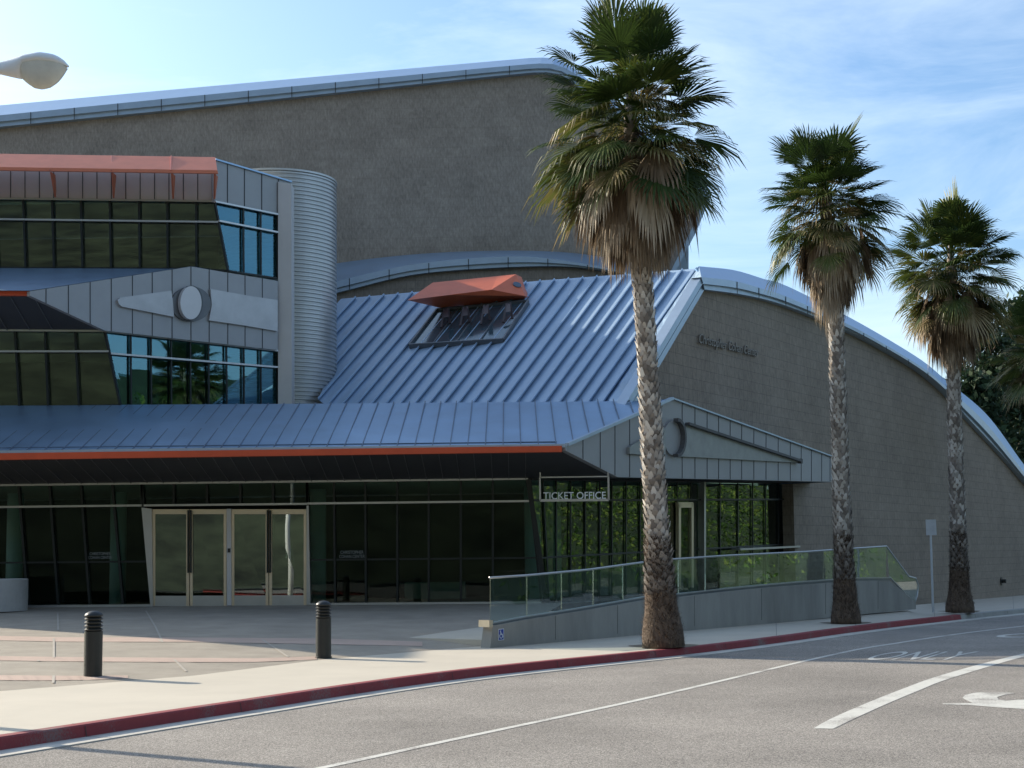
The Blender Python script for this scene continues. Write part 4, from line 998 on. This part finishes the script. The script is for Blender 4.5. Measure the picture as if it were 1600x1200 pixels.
# ================================================================ PALMS
BARK = mat('palm_boots', (.27, .22, .175), .85, 0, .35, 9, bump=.4, bscale=50)
FOOT = mat('palm_foot_fibre', (.12, .085, .06), .95, 0, .5, 14, bump=.9, bscale=45, stretch=(1, 1, .4))
FIBRE = tint_mat('palm_fibre', [(0, (.035, .022, .016)), (.6, (.11, .07, .048)), (1, (.30, .22, .15))], .9, .2)
FROND = tint_mat('palm_frond', [(0, (.018, .038, .010)), (.4, (.05, .085, .018)), (.66, (.11, .135, .03)), (.84, (.20, .175, .06)), (1, (.34, .26, .13))], .52, .4, .25)
DEAD = tint_mat('dead_frond', [(0, (.08, .052, .032)), (.5, (.23, .165, .105)), (1, (.52, .43, .32))], .75, .25, .15)
def fan(mb, base, az, el, R, pet, droop, rn, nb=24, spread=100, tint=.4, fold=0.25, pw=.022, tipt=.1, hang=0):
    """one fan leaf: petiole then palmate blade of pointed segments"""
    d = Vector((math.cos(el) * math.cos(az), math.cos(el) * math.sin(az), math.sin(el)))
    side = Vector((-math.sin(az), math.cos(az), 0)); roll = rn.uniform(-.35, .35)
    side = (Matrix.Rotation(roll, 3, d) @ side); up = side.cross(d) * -1
    if up.z < 0 and el > -1.2: up = -up
    G_ = Vector((0, 0, -1))
    # petiole (curving down a little)
    mid = base + d * pet * .5; hub = base + d * pet + G_ * pet * droop * .18
    mb.ct = tint * .8
    w = side * pw; mb.face([base - w, base + w, mid + w * .8, mid - w * .8]); mb.face([mid - w * .8, mid + w * .8, hub + w * .6, hub - w * .6])
    d2 = (hub - mid).normalized()
    for k in range(nb):
        th = math.radians(-spread + 2 * spread * (k + .5) / nb) + rn.uniform(-.02, .02)
        bd = (d2 * math.cos(th) + side * math.sin(th) + up * fold * (abs(math.sin(th)))).normalized()
        if hang: bd = (bd * (1 - hang) + G_ * hang).normalized()
        r = R * (1 - .28 * abs(th) / math.radians(spread)) * rn.uniform(.88, 1.06)
        dt = 2 * math.radians(spread) / nb
        pr = bd.cross(up if abs(bd.dot(up)) < .95 else side.cross(G_)).normalized()
        tw_ = up * (.3 if k % 2 else -.3)
        p0 = hub + bd * r * .05
        p1 = hub + bd * r * .5 + G_ * (droop * r * .08)
        p2 = hub + bd * r * .78 + G_ * (droop * r * .26)
        p3 = hub + bd * r * (1 - .10 * droop) + G_ * (droop * r * (.55 + rn.uniform(-.08, .12)))
        w1 = (pr + tw_).normalized() * (r * .5 * dt * .56); w2_ = (pr - tw_).normalized() * (r * .5 * dt * .34)
        mb.ct = min(1, max(0, tint + rn.uniform(-.12, .12)))
        mb.face([p0, p1 - w1, p1 + w1]); mb.face([p1 - w1, p2 - w2_, p2 + w2_, p1 + w1])
        mb.ct = min(1, mb.ct + tipt); mb.face([p2 - w2_, p3, p2 + w2_])
def palm(name_label, path_px, Y, widths, crown_c, rad, hgt, seed, ngreen=78, ndead=95, skirt_y=None, skirt_w=.6, bare=False):
    rn = random.Random(seed)
    base = onY(*path_px[0], Y); base.z = max(base.z, -.02)
    t = thing('palm_tree', base, name_label, 'palm tree', 'fan palms along the kerb')
    pts = [onY(x, y, Y) for x, y in path_px]; n = 60
    P = [Vector(p) for p in pts]
    path = resample(P, n); d_ = [(p - path[0]).length for p in path]
    # radius by height from (px_y, px_width)
    zs = [onY(800, y, Y).z for y, w in widths]; rs = [w * .94 / 2 / F * Y for y, w in widths]
    rad_at = lambda z: float(np.interp(z, zs, rs))
    mb = MB(); mb.tube(path, [rad_at(p.z) * .86 for p in path], 18); tr = mb.build('trunk', BARK, t, smooth=True)
    # leaf-base boots: criss-cross wedges
    bm2 = MB(); zz = zs[0] + .85; row = 0; top = path[-1].z
    def at_z(z):
        for a, b in zip(path, path[1:]):
            if a.z <= z <= b.z: return a.lerp(b, (z - a.z) / max(1e-6, b.z - a.z))
        return path[-1]
    while zz < top - .2:
        nb = 11; c = at_z(zz); r = rad_at(zz)
        for k in range(nb):
            a = 2 * math.pi * (k + (.5 if row % 2 else 0)) / nb + rn.uniform(-.1, .1)
            o = Vector((math.cos(a), math.sin(a), 0)); s = Vector((-math.sin(a), math.cos(a), 0)); h = .155 * rn.uniform(.7, 1.3)
            w = math.pi * r / nb * 1.02; out = r * rn.uniform(.90, 1.04); lean = rn.uniform(-.35, .35) * w
            A0 = c + o * r * .80 - s * w; A1 = c + o * r * .80 + s * w
            M0 = c + o * out * .97 - s * w * .75 + Vector((0, 0, h * .55)); M1 = c + o * out * .97 + s * w * .75 + Vector((0, 0, h * .55))
            T = c + o * (out + rn.uniform(0, .03)) + s * lean + Vector((0, 0, h)); 
            bm2.ct = rn.uniform(.1, 1) * min(1, .25 + max(0, zz - zs[0] - .9) * .6)
            bm2.face([A0, A1, M1, M0]); bm2.face([M0, M1, T + s * w * .25, T - s * w * .25])
            Bk = c + o * r * .82 + Vector((0, 0, h * .75)); bm2.ct *= .45; bm2.face([T - s * w * .25, T + s * w * .25, Bk])
        zz += .088; row += 1
    bm2.build('leaf_bases', tint_mat('leaf_base_%d' % seed, [(0, (.13, .11, .095)), (.5, (.36, .32, .28)), (1, (.70, .66, .60))], .8, .3), tr)
    # fibrous flared foot
    low = [p for p in path if p.z < zs[0] + 1.1]
    MB().tube(low, [rad_at(p.z) * .93 for p in low], 18).build('fibre_sleeve', FOOT, tr, smooth=True)
    fb = MB()
    for _ in range(5200):
        z = zs[0] + rn.random() ** .9 * 1.9; c = at_z(max(z, path[0].z)); r = rad_at(z); a = rn.random() * 6.283
        o = Vector((math.cos(a), math.sin(a), 0)); s = Vector((-math.sin(a), math.cos(a), 0))
        p = Vector((c.x, c.y, z)) + o * r * rn.uniform(.8, .97); L_ = rn.uniform(.04, .13)
        q = p + (o * rn.uniform(.2, .8) + s * rn.uniform(-.8, .8) + Vector((0, 0, rn.uniform(-.4, 1.2)))).normalized() * L_
        fb.ct = rn.random() ** 1.4; w = .008; fb.face([p - s * w, p + s * w, q])
    fb.build('fibre', FIBRE, tr)
    # crown
    cc = onY(*crown_c, Y); nleaf = 30; ctop = cc + Vector((0, 0, hgt * .17)); cbot = cc - Vector((0, 0, hgt * .20))
    g_ = MB()
    for i in range(ngreen):
        u = (i + rn.random()) / ngreen            # 0 top .. 1 bottom
        el = math.asin(max(-.80, min(.98, .99 - 1.62 * u ** 1.1))) + math.radians(rn.uniform(-11, 11)); az = i * 2.39996 + rn.uniform(-.45, .45)
        b = ctop.lerp(cbot, min(1, max(0, u + rn.gauss(0, .10)))) ; b = b + Vector((math.cos(az), math.sin(az), 0)) * .08
        pf = rn.uniform(.40, .62)
        reach = rad * rn.choice((rn.uniform(.62, .85), rn.uniform(.88, 1.12), rn.uniform(.92, 1.08)))
        tnt = rn.uniform(.05, .62) + (.95 * max(0, u - .38) * rn.random() ** .8)
        fan(g_, b, az, el, reach * (1.03 - pf), reach * pf, .08 + .42 * u + rn.uniform(0, .38) ** 1.5 * 2, rn, nleaf, rn.uniform(70, 104), tnt, rn.uniform(.1, .35), tipt=.08 + .35 * u * rn.random())
    for i in range(int(ngreen * .6)):      # short inner leaves and hanging stems that close the heart of the crown
        az = rn.random() * 6.283; u = rn.random(); b = ctop.lerp(cbot, u) + Vector((math.cos(az), math.sin(az), 0)) * .05
        reach = rad * rn.uniform(.42, .74)
        fan(g_, b, az, math.radians(rn.uniform(-45, 62) - 20 * u), reach * .55, reach * .45, rn.uniform(.1, .9), rn, 20, rn.uniform(55, 85), rn.choice((rn.uniform(.1, .5), rn.uniform(.55, 1))), .3, tipt=.2)
    g_.build('crown', FROND, t)
    hv = MB()      # fibrous head of the trunk between the petioles
    hv.tube([cc - Vector((0, 0, hgt * .3)), cc, ctop + Vector((0, 0, .1))], [rs[-1] * .8, rs[-1] * .7, .04], 12); hv.build('trunk_head', BARK, t, smooth=True)
    dd = MB()
    sk_bot = onY(crown_c[0], skirt_y, Y).z
    ztop_ = cc.z - hgt * .06
    for i in range(ndead):
        u = (i + rn.random()) / ndead; az = i * 2.39996 + rn.uniform(-.3, .3)
        z = ztop_ + (sk_bot + rad * .95 - ztop_) * u; c = at_z(z) if z < path[-1].z else path[-1].copy(); b = Vector((c.x, c.y, z))
        el = math.radians(-22 - 46 * u ** .8 + rn.uniform(-14, 8)); R_ = rad * rn.uniform(.40, .62)
        fan(dd, b + Vector((math.cos(az), math.sin(az), 0)) * .1, az, el, R_, rad * skirt_w * rn.uniform(.22, .56) * (1.0 - .25 * u), .9, rn, 16, rn.uniform(35, 75), rn.uniform(.1, .95), .4, tipt=.15, hang=rn.uniform(.3, .85))
    dd.build('dead_fronds', DEAD, t)
    return t
palm('tallest nearest palm with thick brown skirt at the kerb in front of the ramp', [(1037, 1011), (1032, 930), (1027, 840), (1018, 680), (1010, 540), (1003, 420), (994, 300), (992, 262)], 27.4,
     [(1011, 76), (985, 72), (955, 58), (900, 52), (870, 46), (800, 42), (700, 40), (600, 36), (420, 35), (262, 32)], (985, 186), 1.93, 3.5, 11, skirt_y=418, skirt_w=1.0, ngreen=112, ndead=150)
palm('middle palm of the three, growing at the kerb beside the end of the glass railing', [(1322, 974), (1318, 860), (1312, 700), (1306, 500), (1300, 400), (1298, 370)], 35.6,
     [(974, 54), (950, 44), (900, 36), (860, 33), (700, 29), (500, 26), (350, 25)], (1290, 316), 1.72, 3.0, 22, skirt_y=505, skirt_w=.75, ngreen=100, ndead=100)
palm('farthest palm of the three by the thin sign post, crown against the blue sky', [(1500, 957), (1498, 860), (1493, 700), (1489, 560), (1487, 480), (1486, 450)], 40.3,
     [(957, 50), (935, 38), (900, 32), (850, 28), (700, 25), (560, 24), (450, 23)], (1486, 418), 1.80, 3.0, 33, skirt_y=582, skirt_w=.75, ngreen=98, ndead=95)
pf4 = palm('partly hidden palm at the right frame edge in front of the dark pines', [(1640, 930), (1632, 700), (1628, 560)], 62,
     [(930, 30), (900, 20), (560, 17)], (1626, 545), 2.3, 3.3, 44, skirt_y=640, skirt_w=.6, ngreen=60, ndead=40)
for (px, py, r) in ((1038, 1012, .62), (1323, 976, .58), (1500, 958, .55)):
    c = onZ(px, py - 3, .004); m = MB(); m.face([c + Vector((r * math.cos(a) * (1 + .12 * math.sin(3 * a)), r * math.sin(a), 0)) for a in np.linspace(0, 6.1, 22)]); struct(m.build('tree_pit', DIRT))
# ================================================================ PINES BEHIND
PINEL = tint_mat('pine_needles', [(0, (.012, .028, .014)), (.6, (.035, .065, .028)), (1, (.09, .12, .045))], .7, .3, .15)
PBARK = mat('pine_bark', (.10, .075, .055), .9, 0, .3, 4)
def conifer(px, ptop, Y, wid_, label, seed, ragged=.35):
    rn = random.Random(seed); b = onY(px, 900, Y); b.z = -1.0; topz = onY(px, ptop, Y).z
    t = thing('pine_tree', b, label, 'tree', 'dark pines beyond the building')
    MB().tube([b, (b.x + .2, b.y, topz * .5), (b.x, b.y, topz - .5)], [.35, .22, .05], 10).build('trunk', PBARK, t)
    mb = MB(); H_ = topz - 1; limbs = MB()
    for i in range(150):
        u = rn.random(); z = 1 + H_ * (.06 + .94 * u); az = rn.random() * 6.283; L_ = wid_ * (1 - u) ** .6 * rn.uniform(.55, 1.1) + .4
        tip = Vector((b.x + math.cos(az) * L_, b.y + math.sin(az) * L_, z + rn.uniform(-.1, .5))); st = Vector((b.x, b.y, z - .3))
        limbs.beam(st, tip, .05, .05, (0, 0, 1))
        nn = int(34 + 40 * (1 - u)); cl = []
        tone = rn.uniform(-.2, .2)
        for _ in range(nn):
            f = rn.random() ** .6; p = st.lerp(tip, .15 + .85 * f) + Vector((rn.gauss(0, .35), rn.gauss(0, .35), rn.gauss(0, .22)))
            cl.append(p)
        leaves(mb, cl, .24, rn, lambda r: min(1, max(0, .45 + tone + r.uniform(-.3, .3))))
    limbs.build('limbs', PBARK, t); mb.build('crown', PINEL, t)
conifer(1565, 505, 92, 3.6, 'dark pine just right of the third palm trunk, rising over the wing roof', 5)
conifer(1535, 590, 86, 2.6, 'smaller pale green pine low beside the third palm trunk', 6)
conifer(1612, 470, 98, 4.2, 'tall dark pine at the right frame edge behind the fourth palm', 8)
conifer(1650, 450, 104, 5.0, 'tallest pine, mostly outside the right frame edge', 9)
